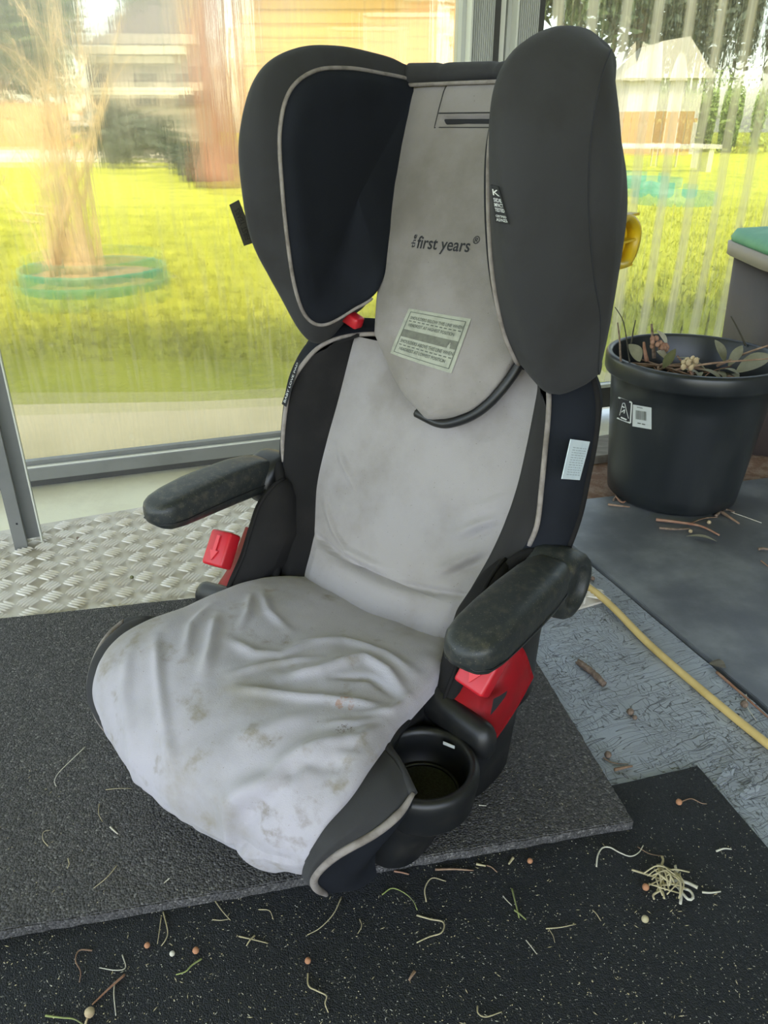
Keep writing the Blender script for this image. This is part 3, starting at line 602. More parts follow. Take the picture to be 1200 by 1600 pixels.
# white garden shed, right side
shd = empty('shed', (aty(1030, 200, 22.5).x, 23.2, GZ)); tag(shd, 'white garden shed roof and wall above the tan fence, right of the child seat', 'shed')
from_bm('wall', box_bm((0, 0, .95), (1.9, 1.6, 1.9)), M['whitetrim'], shd, False)
bm = bmesh.new(); pr_ = [(-1.15, 1.75), (-.3, 2.55), (.35, 2.65), (1.15, 1.75)]
fr_ = [bm.verts.new((x, -1.0, z)) for x, z in pr_]; bk_ = [bm.verts.new((x, 1.0, z)) for x, z in pr_]
bm.faces.new(fr_); bm.faces.new(bk_[::-1]); [bm.faces.new([fr_[i], fr_[(i + 1) % 4], bk_[(i + 1) % 4], bk_[i]]) for i in range(4)]
from_bm('roof', bm, M['whitetrim'], shd, False, True)
o = from_bm('garden_bench', box_bm((0, 0, .38), (1.9, .45, .06), box_bm((-.8, 0, .18), (.08, .4, .36), box_bm((.8, 0, .18), (.08, .4, .36)))), M['whitetrim'], None, False)
o.location = ground_at(1025, 268); tag(o, 'low white slab bench on the lawn in front of the tan fence', 'bench')

# trees along the back
spec = [
 ('tall dark tree behind the post, first right of the aluminium posts', 870, 23, 9, (2.4, 1.5, 3.2), .22, 'leaf', 5.2),
 ('tall dark pine directly above the white shed', 985, 30, 10, (2.6, 1.6, 3.6), .26, 'leafdark', 5.6),
 ('tall dark pine between the white shed and the lime bushes', 1075, 37, 10, (2.3, 1.6, 4.0), .30, 'leafdark', 5.4),
 ('tall dark pine at the right edge of the view', 1185, 29, 10, (2.8, 1.6, 4.0), .28, 'leafdark', 5.2),
 ('hazy bare-looking tree at the far left edge, behind the shrub', 15, 31, 9, (2.6, 1.6, 3.4), .2, 'leaf', 4.6),
 ('hazy tree left of the bright gap of sky', 100, 43, 9, (2.0, 1.6, 3.6), .2, 'leaf', 5.2),
 ('hazy tree right of the bright gap of sky, over the far house', 270, 46, 10, (2.4, 1.6, 3.6), .22, 'leaf', 5.8)]
for lb, u, Y, h_, cr, tr_, lm, cz in spec:
    tree(lb, u, 195, Y, h_, cr, tr_, M[lm], M['greybark'], 5200, .24, cz, 'trees beyond the lawn', cl=18)
for i, (u, v, lb) in enumerate(((1112, 238, 'lime green bush at the far edge of the right lawn, beside the tan fence'), (1150, 240, 'lime green bush at the far edge of the right lawn, second from the tan fence'), (1195, 238, 'lime green bush at the right edge of the view, behind the brown tub'))):
    b = bush(lb, u, v, (.85, .6, .95), 2200, M['leaflime'], .10, 'lime bushes behind the right lawn')

# ================================================================ CHILD SEAT (built upright in its own frame, then turned)
SX, SY, SYAW, SZ = -.034, .726, R(-38.4), .0168
seat = empty('child_seat', (SX, SY, SZ), SYAW)
tag(seat, 'grey and black high-back child booster seat with red belt guides, standing on the thick mat', 'child seat')
def S(name, bm, m, parent=None, recalc=False, mirror=False, smooth=True):
    """link a part modelled in seat coordinates; mirror flips it to the other side"""
    par = parent or seat
    for v in bm.verts:
        v.co.z -= SZ
        if mirror: v.co.x = -v.co.x
    if mirror: bmesh.ops.reverse_faces(bm, faces=bm.faces)
    return from_bm(name, bm, m, par, smooth, recalc)
def seat_ray(u, v):
    a = (u - 600) / FPX; b = (800 - v) / FPX; c, s = math.cos(PITCH), math.sin(PITCH)
    d = Vector((a, c + b * s, -s + b * c)); Rz = Matrix.Rotation(-SYAW, 3, 'Z')
    return Rz @ Vector((-SX, -SY, CAM_H)), Rz @ d
def sz_(u, v, z):
    o, d = seat_ray(u, v); return o + d * ((z - o.z) / d.z)
def sx_(u, v, x):
    o, d = seat_ray(u, v); return o + d * ((x - o.x) / d.x)
# measured spots of the cushion (seat coordinates)
STAIN1 = sz_(540, 1105, .172); STAIN1.z -= SZ; STAIN2 = sz_(539, 1149, .172); STAIN2.z -= SZ; STAIN3 = sz_(452, 1290, .13); STAIN3.z -= SZ
M['cushion'] = mat('cushion_fabric', (0.42, 0.40, 0.435), 0.95, (0.345, 0.33, 0.35), 10, 0.4, 0.7, 0.4, 900, 0.0008, 0.2, sheen=0.15, extra=stain_ring)

def ridge(p, poly, w):
    """signed falloff to a polyline in the xy plane"""
    best = 9
    for a, b in zip(poly[:-1], poly[1:]):
        ax, ay, bx, by = a[0], a[1], b[0], b[1]; dx, dy = bx - ax, by - ay; L = dx * dx + dy * dy + 1e-12
        t = max(0, min(1, ((p[0] - ax) * dx + (p[1] - ay) * dy) / L)); d = math.hypot(p[0] - ax - dx * t, p[1] - ay - dy * t)
        # fade at the two ends
        best = min(best, d)
    e = min(math.hypot(p[0] - poly[0][0], p[1] - poly[0][1]), math.hypot(p[0] - poly[-1][0], p[1] - poly[-1][1]))
    return math.exp(-(best / w) ** 2) * min(1, .25 + e / .03)

M['cupfloor'] = mat('dusty_cup_floor', (.035, .04, .04), .8, (.02, .022, .022), 400, .4, .6, .6, 600, .001)
# ---- seat cushion cover
def mirror_pts(pts): return [(-p[0], p[1], p[2]) for p in pts]
colc = [(0, .045, .146), (0, .0, .158), (0, -.06, .170), (0, -.12, .176), (0, -.18, .176), (0, -.225, .166), (0, -.258, .142), (0, -.272, .108), (0, -.266, .072), (0, -.245, .050)]
colm = [(.062, .042, .148), (.072, .0, .162), (.078, -.06, .173), (.083, -.12, .177), (.09, -.18, .176), (.092, -.222, .164), (.09, -.25, .140), (.086, -.262, .106), (.08, -.255, .070), (.075, -.235, .048)]
cole = [(.106, .035, .150), (.122, .0, .160), (.134, -.044, .169), (.144, -.115, .170), (.156, -.165, .1705), (.160, -.200, .163), (.156, -.228, .146), (.149, -.244, .115), (.135, -.240, .075), (.120, -.222, .045)]
colo = [(.112, .030, .135), (.132, .0, .143), (.145, -.044, .152), (.153, -.115, .153), (.163, -.165, .153), (.168, -.198, .147), (.162, -.225, .134), (.153, -.238, .108), (.140, -.232, .073), (.124, -.215, .045)]
NV = 150
cols = [mirror_pts(colo), mirror_pts(cole), mirror_pts(colm), colc, colm, cole, colo]
cols = [cat_pts(c, NV) for c in cols]
RID = [  # (points in the photo, height, width)
    ([(245, 1000), (247, 1060), (258, 1130), (275, 1190)], .0036, .005), ([(340, 965), (330, 1020), (318, 1060)], .004, .0055),
    ([(392, 930), (388, 965), (375, 990)], .003, .004), ([(440, 1065), (500, 1055), (570, 1030), (605, 1050), (632, 1082)], .0042, .006),
    ([(370, 1080), (470, 1095), (530, 1100), (600, 1105)], .0034, .005), ([(440, 1182), (500, 1170), (560, 1158), (598, 1130)], .0034, .006),
    ([(290, 1215), (345, 1240), (420, 1240), (480, 1210), (520, 1188)], -.0050, .007), ([(270, 1282), (310, 1277), (380, 1262), (460, 1230), (515, 1195)], .0045, .008),
    ([(300, 1205), (350, 1222), (420, 1222), (475, 1193), (540, 1160)], .0036, .007),
    ([(355, 1005), (400, 1028), (440, 1030), (490, 1008)], .0030, .006), ([(300, 1300), (370, 1330), (440, 1315)], -.003, .006),
    ([(415, 1280), (480, 1205), (550, 1180), (570, 1175)], .003, .006), ([(470, 1010), (540, 1000), (600, 1020), (645, 1050)], .003, .006),
    ([(410, 925), (420, 960), (450, 985)], .0028, .005), ([(200, 1010), (190, 1070), (200, 1140)], .003, .006), ([(275, 1220), (262, 1270), (270, 1290)], .0045, .006),
    ([(360, 1060), (420, 1045), (500, 1035)], .0025, .004), ([(560, 1120), (610, 1110), (640, 1085)], .003, .004), ([(500, 1140), (560, 1135), (600, 1118)], .0024, .004),
    ([(330, 950), (300, 985), (290, 1030)], .003, .005), ([(520, 1065), (580, 1062), (615, 1085)], -.003, .004), ([(350, 1150), (420, 1140), (500, 1120)], .002, .008)]
RID = [([sz_(u, v, .172 if v < 1190 else .155 if v < 1260 else .13) for u, v in p], h, w) for p, h, w in RID]
rows = []
for i in range(NV):
    r = cat_pts([c[i] for c in cols], 130)
    rows.append(r)
def disp_cushion(rows):
    out = []
    n, m_ = len(rows), len(rows[0])
    for i in range(n):
        o = []
        for j in range(m_):
            p = rows[i][j]
            du = rows[i][min(j + 1, m_ - 1)] - rows[i][max(j - 1, 0)]; dv = rows[min(i + 1, n - 1)][j] - rows[max(i - 1, 0)][j]
            nm = dv.cross(du); nm = nm.normalized() if nm.length > 0 else Vector((0, 0, 1))
            if nm.z < -.2: nm = -nm
            h = 1.45 * sum(a * ridge(p, P, w) for P, a, w in RID)
            fade = min(1, (m_ / 2 - abs(j - m_ / 2)) / 10)
            h += .0026 * nz((p.x * 16, p.y * 16, p.z * 16)) + .0010 * nz((p.x * 55, p.y * 40, p.z * 50))
            o.append(p + nm * h * fade)
        out.append(o)
    return out
bm, _ = grid_bm(disp_cushion(rows), flip=True)
cush = S('seat_cushion', bm, M['cushion'])

# ---- dark side panels of the base, with a cord
def side_panel(mir):
    A = [(.150, -.140, .156), (.158, -.168, .160), (.163, -.200, .152), (.158, -.228, .136), (.149, -.2405, .108), (.138, -.235, .070), (.126, -.216, .030)]
    Bq = [(.178, -.152, .158), (.188, -.176, .155), (.186, -.208, .144), (.174, -.232, .128), (.162, -.243, .104), (.150, -.238, .070), (.138, -.216, .028)]
    C = [(.203, -.162, .150), (.203, -.180, .143), (.195, -.203, .134), (.176, -.229, .119), (.1605, -.238, .094), (.1515, -.233, .066), (.1465, -.214, .030)]
    D = [(.198, -.158, .125), (.196, -.172, .115), (.190, -.188, .100), (.182, -.198, .085), (.172, -.204, .065), (.166, -.200, .045), (.162, -.188, .022)]
    E_ = [(.180, -.145, .125), (.180, -.155, .110), (.176, -.165, .095), (.174, -.170, .080), (.170, -.172, .060), (.168, -.170, .042), (.167, -.166, .022)]
    n = 40
    cs = [cat_pts(c, n) for c in (A, Bq, C, D, E_)]
    up = [cat_pts([cs[0][i], cs[0][i].lerp(cs[1][i], .5) + Vector((0, -.001, .0015)), cs[1][i] + Vector((.0, -.001, .002)), cs[2][i]], 14) for i in range(n)]
    lo = [cat_pts([cs[2][i], cs[3][i], cs[4][i]], 12) for i in range(n)]
    S('side_panel', grid_bm(up, flip=True)[0], M['dark'], mirror=mir)
    S('side_skirt', grid_bm(lo, flip=True)[0], M['navy'], mirror=mir)
    S('piping', tube_bm([c + Vector((.001, -.001, .0005)) for c in cs[2]], .0036, 10, taper=lambda t: .55 + .45 * min(1, t * 8) * min(1, (1 - t) * 9)), M['pipe'], mirror=mir)
    # top lip behind the panel
    S('panel_hem', tube_bm(cat_pts([(.149, -.132, .152), (.160, -.140, .155), (.180, -.150, .155), (.203, -.162, .148)], 14), .0045, 8), M['dark'], mirror=mir)
side_panel(False); side_panel(True)

# ---- black plastic base
def loft(rings, n=64, cap=True):
    bm = bmesh.new(); V = [[bm.verts.new(p) for p in r] for r in rings]; m_ = len(rings[0])
    for a, b in zip(V[:-1], V[1:]):
        for k in range(m_): bm.faces.new([a[k], a[(k + 1) % m_], b[(k + 1) % m_], b[k]])
    if cap: bm.faces.new(V[0][::-1]); bm.faces.new(V[-1])
    bmesh.ops.recalc_face_normals(bm, faces=bm.faces); return bm
def ring_xy(cx, cy, a, b, z, e=3.2, n=64): return [Vector((cx + sellipse(2 * math.pi * k / n, a, b, e)[0], cy + sellipse(2 * math.pi * k / n, a, b, e)[1], z)) for k in range(n)]
bm = loft([ring_xy(0, -.05, .128, .155, SZ + .0002), ring_xy(0, -.05, .134, .172, .022), ring_xy(0, -.05, .136, .176, .05), ring_xy(0, -.055, .136, .180, .09), ring_xy(0, -.055, .138, .182, .125), ring_xy(0, -.05, .136, .165, .142), ring_xy(0, -.05, .125, .14, .150)])
base = S('base_shell', bm, M['black'])
# front foot under the cup holder
bm = loft([ring_xy(.150, -.118, .030, .036, SZ + .0003, 2.6, 32), ring_xy(.152, -.116, .034, .040, .022, 2.6, 32), ring_xy(.156, -.110, .036, .040, .045, 2.4, 32), ring_xy(.164, -.107, .040, .042, .070, 2.2, 32), ring_xy(.172, -.105, .046, .046, .088, 2, 32)], cap=False)
S('cup_holder_foot', bm, M['black'])
# cup holder: rim, well and lower ledge (right-hand side only is pulled out)
CX, CY, CZ = .176, -.108, .126
def lathe(prof, cx, cy, n=56, bm=None):
    rows = [[Vector((cx + r * math.cos(2 * math.pi * k / n), cy + r * math.sin(2 * math.pi * k / n), z)) for k in range(n)] for r, z in prof]
    return grid_bm(rows, closed_u=True, bm=bm)[0]
prof = [(.046, .085), (.0475, .100), (.0495, .112), (.0495, .120), (.0475, .1245), (.0440, .1262), (.0405, .1245), (.0392, .120), (.0385, .108), (.0378, .092), (.0345, .0895), (.0335, .083), (.0345, .078), (.042, .079), (.046, .085)]
cup = S('cup_holder', lathe([(r * 1.05, z) for r, z in prof], CX, CY), M['black'], recalc=True)
S('ledge_ring', lathe([(.0348, .0915), (.0335, .0925), (.0318, .0915), (.0318, .0895), (.0348, .0895)], CX, CY), M['black'], cup, recalc=True).location = (0, 0, 0)
bm = box_bm((CX + .004, CY + .0355, .1225), (.012, .0006, .0035), rot=Matrix.Rotation(R(8), 4, 'Z')); bmf = bmesh.new(); bmesh.ops.create_circle(bmf, cap_ends=True, radius=.0345, segments=40); bmesh.ops.translate(bmf, vec=(CX, CY, .0895), verts=bmf.verts); S('cup_floor', bmf, M['cupfloor'], cup)
S('rim_sticker', bm, M['white'], cup, smooth=False)
# raised black lip wrapping between cushion and cup holder
lip = [(.128, -.005, .150), (.134, -.035, .154), (.138, -.070, .152), (.143, -.100, .152), (.148, -.125, .152), (.153, -.145, .146), (.166, -.158, .132), (.180, -.160, .112)]
for mir in (False, True): S('base_lip', tube_bm(cat_pts(lip, 40), .0085, 10, taper=lambda t: .5 + .5 * min(1, t * 5)), M['black'], mirror=mir)

# ---- belt hooks: black ridge in front, red guide above it, both sides
def guide(mir):
    # black horn
    P = cat_pts([(.128, -.045, .138), (.150, -.050, .137), (.175, -.053, .133), (.198, -.054, .129), (.216, -.054, .126)], 22)
    rings = []
    for i, p in enumerate(P):
        t = i / 21; r = .0165 * (1 if t < .85 else math.sqrt(max(.02, 1 - ((t - .85) / .155) ** 2)))
        rings.append([p + Vector((0, .006 + r * .85 * math.cos(a), -.004 + r * 1.3 * math.sin(a))) for a in [2 * math.pi * k / 20 for k in range(20)]])
    S('belt_hook', loft(rings), M['black'], mirror=mir)
    # the body that carries the hook down to the base
    bm = loft([ring_xy(.150, .004, .042, .052, .022, 3, 40), ring_xy(.150, .002, .046, .056, .07, 3, 40), ring_xy(.152, -.000, .048, .058, .11, 3, 40), ring_xy(.150, .0, .040, .05, .132, 3, 40)])
    S('hook_body', bm, M['black'], mirror=mir)
    # red saddle: a curved sheet rising from the hook to below the armrest
    fr = [(.138, -.046, .148), (.155, -.048, .149), (.175, -.047, .146), (.192, -.043, .137), (.202, -.036, .122), (.205, -.028, .108)]
    md = [(.138, -.024, .166), (.155, -.022, .169), (.175, -.019, .168), (.192, -.012, .162), (.202, -.002, .145), (.2045, .014, .121)]
    tp = [(.138, .004, .198), (.155, .006, .203), (.175, .010, .205), (.192, .016, .200), (.201, .026, .186), (.204, .048, .140)]
    rows_ = [cat_pts([a, b, c], 14) for a, b, c in zip(cat_pts(fr, 22), cat_pts(md, 22), cat_pts(tp, 22))]
    bm, V = grid_bm(rows_, flip=True); g = bmesh.ops.solidify(bm, geom=bm.faces[:], thickness=.003)
    red = S('belt_guide', bm, M['red'], mirror=mir, recalc=True)
    S('guide_edge', tube_bm([p + Vector((0, -.001, .001)) for p in cat_pts(fr, 24)], .0022, 6), M['red'], red, mirror=mir)
    # hanging tab with a raised arrow
    c = Vector((.186, -.030, .190)); rot = Matrix.Rotation(R(-38), 4, 'X') @ Matrix.Rotation(R(8), 4, 'Y')
    S('tab', box_bm(c, (.034, .020, .044), rot=rot, bev=.0035, seg=3), M['red'], red, mirror=mir)
    def on(x, z): return c + rot.to_3x3() @ Vector((x, -.0108, z))
    bm = bmesh.new(); poly = [(-.0025, .015), (.0025, .015), (.0025, -.004), (.0065, -.004), (0, -.016), (-.0065, -.004), (-.0025, -.004)]
    a = [bm.verts.new(on(x, z)) for x, z in poly]; b_ = [bm.verts.new(on(x, z) + rot.to_3x3() @ Vector((0, -.0012, 0))) for x, z in poly]
    bm.faces.new(b_); [bm.faces.new([a[i], a[(i + 1) % 7], b_[(i + 1) % 7], b_[i]]) for i in range(7)]
    S('arrow', bm, M['redlight'], red, mirror=mir, recalc=True, smooth=False)
    # neck from guide up to the armrest pivot
    bm = loft([[Vector((.168, .050, .10)) + Vector((sellipse(2 * math.pi * k / 32, .026, .036, 3)[0], sellipse(2 * math.pi * k / 32, .026, .036, 3)[1], 0)) for k in range(32)],
               [Vector((.168, .055, .17)) + Vector((sellipse(2 * math.pi * k / 32, .026, .038, 3)[0], sellipse(2 * math.pi * k / 32, .026, .038, 3)[1], 0)) for k in range(32)],
               [Vector((.172, .066, .225)) + Vector((sellipse(2 * math.pi * k / 32, .024, .034, 3)[0], sellipse(2 * math.pi * k / 32, .024, .034, 3)[1], 0)) for k in range(32)],
               [Vector((.172, .070, .245)) + Vector((sellipse(2 * math.pi * k / 32, .020, .028, 3)[0], sellipse(2 * math.pi * k / 32, .020, .028, 3)[1], 0)) for k in range(32)]])
    S('pivot_neck', bm, M['black'], mirror=mir)
    return red
redR = guide(False); redL = guide(True)
# black arrow on the outer face of the right guide
bm = bmesh.new()
vs = [bm.verts.new(sx_(u, v, .2062)) for u, v in [(766, 1118), (771, 1092), (781, 1087), (793, 1079), (791, 1086), (788, 1091), (775, 1108)]]
bm.faces.new(vs); S('black_arrow', bm, M['ink'], redR, recalc=True, smooth=False)

# ---- armrests
def armrest(mir):
    sec = [  # y, x centre, z centre, half width, half height
        (-.1085, .208, .2590, .0050, .0050), (-.1065, .208, .2585, .013, .010), (-.102, .208, .2580, .0195, .0145), (-.093, .208, .2575, .0245, .0185), (-.075, .208, .2580, .027, .0215), (-.045, .208, .2590, .0275, .0235),
        (-.010, .2075, .2590, .027, .0245), (.025, .2065, .2580, .0255, .0250), (.050, .205, .2560, .023, .0245), (.062, .204, .2550, .020, .0220), (.066, .204, .255, .012, .014)]
    Y = [s_[0] for s_ in sec]; n = 40; rings = []
    for i in range(44):
        k = i / 43; y = -.1085 + .1745 * (k if .12 < k < .9 else k)
        q = [smo(Y, [s_[j] for s_ in sec], y) for j in range(1, 5)] if False else [lin(Y, [s_[j] for s_ in sec], y) for j in range(1, 5)]
        r = []
        for a in range(n):
            ex, ez = sellipse(2 * math.pi * a / n, q[2], q[3], 4.0)
            if ez < 0: ez *= .92; ex *= 1 - .12 * (-ez / q[3])
            r.append(Vector((q[0] + ex, y, q[1] + ez)))
        rings.append(r)
    bm = loft(rings)
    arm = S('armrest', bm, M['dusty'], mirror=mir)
    # moulding line around the pad
    loopL = [Vector((lin(Y, [s_[1] for s_ in sec], y) + sd_ * lin(Y, [s_[3] for s_ in sec], y) * 1.0, y, lin(Y, [s_[2] for s_ in sec], y) - .0065)) for sd_, ys in ((1, [.055 - .01 * k for k in range(17)]), (-1, [-.105 + .01 * k for k in range(17)])) for y in ys]
    S('moulding_line', tube_bm(loopL, .0007, 5), M['black'], arm, mirror=mir)
    # round pivot
    rings = []
    for x, r in ((.176, .030), (.180, .034), (.186, .036), (.214, .036), (.222, .0345), (.2265, .031), (.2275, .026), (.2245, .0225), (.2195, .021), (.2185, .012), (.2185, .002)):
        rings.append([Vector((x, .078 + r * math.cos(2 * math.pi * k / 40), .243 + r * math.sin(2 * math.pi * k / 40))) for k in range(40)])
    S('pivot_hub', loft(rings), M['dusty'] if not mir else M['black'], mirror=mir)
armrest(False); armrest(True)

# ---- backrest cover
yb = lambda z: lin([.10, .153, .197, .252, .302, .354, .422, .45], [.012, .031, .056, .081, .107, .130, .155, .168], z)
C0_ = [(0, .020, .130), (0, .024, .160), (0, .047, .200), (0, .071, .252), (0, .096, .302), (0, .120, .354), (0, .148, .415), (0, .152, .425)]
C1_ = [(.100, .020, .130), (.106, .031, .155), (.112, .056, .197), (.127, .081, .252), (.132, .107, .302), (.130, .130, .354), (.126, .152, .415), (.124, .156, .425)]
C2_ = [(.113, .012, .130), (.120, .024, .160), (.131, .044, .204), (.148, .066, .256), (.153, .090, .304), (.151, .110, .352), (.140, .140, .408), (.110, .156, .427)]
C3_ = [(.124, .006, .130), (.130, .016, .165), (.146, .036, .215), (.166, .062, .265), (.176, .076, .300), (.174, .083, .343), (.160, .110, .400), (.110, .157, .429)]
C3t = cat_pts([(.172, .072, .276), (.1765, .0765, .300), (.174, .083, .343), (.170, .091, .373), (.162, .107, .397), (.151, .126, .415), (.134, .149, .424), (.097, .159, .431), (.07, .160, .431)], 60)
BW = [([(672, 900), (712, 884), (753, 864)], .004, .006), ([(690, 905), (730, 888), (760, 874)], -.003, .004), ([(705, 840), (740, 826), (778, 816)], .0035, .005), ([(715, 848), (750, 834), (775, 826)], -.0025, .004),
      ([(515, 700), (530, 730), (552, 768)], .003, .004), ([(497, 783), (515, 830), (537, 862), (600, 893)], .003, .004), ([(506, 790), (523, 835), (545, 866)], -.002, .003), ([(540, 880), (600, 896), (640, 905)], -.0016, .004),
      ([(730, 800), (765, 790), (790, 778)], .0022, .005), ([(740, 700), (780, 690)], .0016, .006)]
def bplane(u, v):
    o, d = seat_ray(u, v); k = .027 - .46 * .152 - .004
    t = (k - (o.y - .46 * o.z)) / (d.y - .46 * d.z); p = o + d * t; return (p.x, p.z)
BW = [([bplane(*q) for q in P], h, w) for P, h, w in BW]
NB = 120
def back_rows(colz, nj):
    cs = [cat_pts(c, NB) for c in colz]; return [cat_pts([c[i] for c in cs], nj) for i in range(NB)]
rowsP = back_rows([mirror_pts(C1_), [(-p[0] * .55 - C1_[i][0] * 0 - .0, p[1] * 0 + (C0_[i][1] * .65 + C1_[i][1] * .35), p[2]) for i, p in enumerate([(C1_[k][0], 0, C0_[k][2]) for k in range(8)])], C0_, [(C1_[k][0] * .55, C0_[k][1] * .65 + C1_[k][1] * .35, C0_[k][2]) for k in range(8)], C1_], 90)
bd_n = Vector((0, -1, .46)).normalized()
for i in range(NB):
    for j in range(90):
        p = rowsP[i][j]; fade = min(1, (45 - abs(j - 45)) / 5)
        h = 1.6 * sum(a * ridge((p.x, p.z), P, w) for P, a, w in BW)
        seamz = .199 - .010 * math.cos(p.x / .11 * 1.5)
        h += -.0070 * math.exp(-((p.z - seamz) / .0030) ** 2) + (.004 if p.z < seamz else 0) * min(1, (seamz - p.z) / .01)
        h += .0016 * nz((p.x * 22, p.y * 22, p.z * 18)) + .0006 * nz((p.x * 70, 3, p.z * 70))
        rowsP[i][j] = p + bd_n * h * max(.15, fade)
# split along the seam: upper panel and lumbar panel
ks = 0
for i in range(NB):
    if rowsP[i][45].z < .190: ks = i
S('back_panel', grid_bm(rowsP[ks:], flip=False)[0], M['light'])
S('lumbar_panel', grid_bm(rowsP[:ks + 1], flip=False)[0], M['light'])
for mir in (False, True):
    rb = back_rows([C1_, [tuple((Vector(a) + Vector(b)) / 2 + Vector((0, -.006, .003))) for a, b in zip(C1_, C3_)], C3_], 22)
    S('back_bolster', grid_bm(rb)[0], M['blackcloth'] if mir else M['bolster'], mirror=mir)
    S('piping', tube_bm([p + Vector((.0008, -.0012, 0)) for p in C3t], .0027, 8), M['pipe'], mirror=mir)
    # outer wrap from the cord round to the back
    W0 = [(.124, .006, .130), (.130, .016, .165), (.146, .036, .215), (.166, .062, .265), (.176, .0765, .300), (.174, .083, .343), (.170, .091, .373), (.162, .107, .397), (.151, .126, .415), (.134, .149, .424), (.097, .159, .431)]
    W1_ = [(.150, .030, .130), (.155, .040, .165), (.172, .058, .215), (.190, .078, .262), (.196, .090, .300), (.196, .100, .343), (.193, .110, .376), (.184, .124, .404), (.168, .143, .424), (.148, .162, .433), (.10, .172, .438)]
    W2_ = [(.160, .055, .130), (.170, .065, .165), (.185, .080, .215), (.200, .094, .260), (.204, .112, .300), (.203, .124, .343), (.200, .137, .380), (.192, .150, .410), (.174, .168, .430), (.150, .182, .438), (.10, .188, .442)]
    W3_ = [(.150, .085, .130), (.160, .095, .165), (.175, .110, .215), (.192, .120, .258), (.196, .138, .300), (.196, .152, .343), (.192, .166, .382), (.184, .178, .412), (.166, .190, .430), (.145, .198, .436), (.10, .204, .440)]
    W4_ = [(.0, .090, .130), (.0, .105, .165), (.0, .125, .215), (.0, .145, .258), (.0, .165, .300), (.0, .180, .343), (.0, .195, .382), (.0, .205, .412), (.0, .212, .430), (.0, .215, .436), (.0, .216, .440)]
    cs = [cat_pts(c, 60) for c in (W0, W1_, W2_, W3_, W4_)]
    rw = [cat_pts([c[i] for c in cs[:4]], 26) for i in range(60)]
    S('side_wrap', grid_bm(rw)[0], M['navy'], mirror=mir)
    S('wrap_edge', tube_bm(cs[2][10:52], .0035, 8), M['blackcloth'], mirror=mir)
    S('back_shell', grid_bm([cat_pts([cs[3][i], cs[4][i]], 8) for i in range(60)])[0], M['black'], mirror=mir)
    # dark fabric hem rolling over the armrest pivot
    S('hem_roll', tube_bm(cat_pts([(.200, .105, .266), (.190, .080, .268), (.172, .062, .268), (.155, .045, .245), (.145, .030, .215), (.136, .014, .180), (.128, .0, .155)], 40), .0060, 10), M['blackcloth'], mirror=mir)
    # flap on the inner side of the armrest bracket
    out = [(.066, .255), (.045, .262), (.014, .245), (-.005, .215), (-.022, .185), (-.045, .156), (-.052, .138), (-.02, .130), (.03, .135), (.07, .17), (.085, .22)]
    lp = cat_pts([(0, a, b) for a, b in out], 60, True); cen = Vector((0, .02, .19)); rings = []
    for x, k in ((.125, .3), (.140, .8), (.150, .97), (.157, 1.0), (.164, .97), (.167, .8), (.167, .3)):
        rings.append([Vector((x, cen.y + (p.y - cen.y) * k, cen.z + (p.z - cen.z) * k)) for p in lp])
    S('bracket_flap', loft(rings), M['blackcloth'], mirror=mir)
    S('flap_seam', tube_bm([Vector((.157, p.y, p.z)) for p in lp[2:36]], .0022, 6), M['blackcloth'], mirror=mir)
# white label on the right wrap
quad = [sx_(*q) for q in ((891, 686, .2045), (921, 690, .2045), (905, 750, .2055), (877, 748, .2045))]
def lab(name, quad, m, parent=None, th=.0006, n=1):
    bm = bmesh.new(); a = [bm.verts.new(p) for p in quad]; f = bm.faces.new(a); f.normal_update(); nm = f.normal.copy()
    g = bmesh.ops.extrude_face_region(bm, geom=[f]); bmesh.ops.translate(bm, vec=nm * -th, verts=[v for v in g['geom'] if isinstance(v, bmesh.types.BMVert)])
    return S(name, bm, m, parent, recalc=True, smooth=False)
wl = lab('care_label', quad, M['whitelabel'])
def bil(q, s, t): return (q[0].lerp(q[1], s)).lerp(q[3].lerp(q[2], s), t)
cam_dir = (seat_ray(600, 800)[0] - quad[0]).normalized()
def lines_on(quad, specs, m, parent, lift):
    bm = bmesh.new()
    nm = (quad[1] - quad[0]).cross(quad[3] - quad[0]).normalized()
    if nm.dot(cam_dir) < 0: nm = -nm
    for s0, s1, t0, t1 in specs:
        bm.faces.new([bm.verts.new(bil(quad, a, b) + nm * lift) for a, b in ((s0, t0), (s1, t0), (s1, t1), (s0, t1))])
    return S('print', bm, m, parent, smooth=False)
sp = []
for k in range(12):
    t0 = .18 + k * .062; x = .18
    while x < .86:
        w = random.uniform(.05, .16); sp.append((x, min(.9, x + w), t0, t0 + .026)); x += w + .035
M['faint'] = mat('faint_print', (.40, .47, .50), .8)
lines_on(quad, sp, M['faint'], wl, .0009)

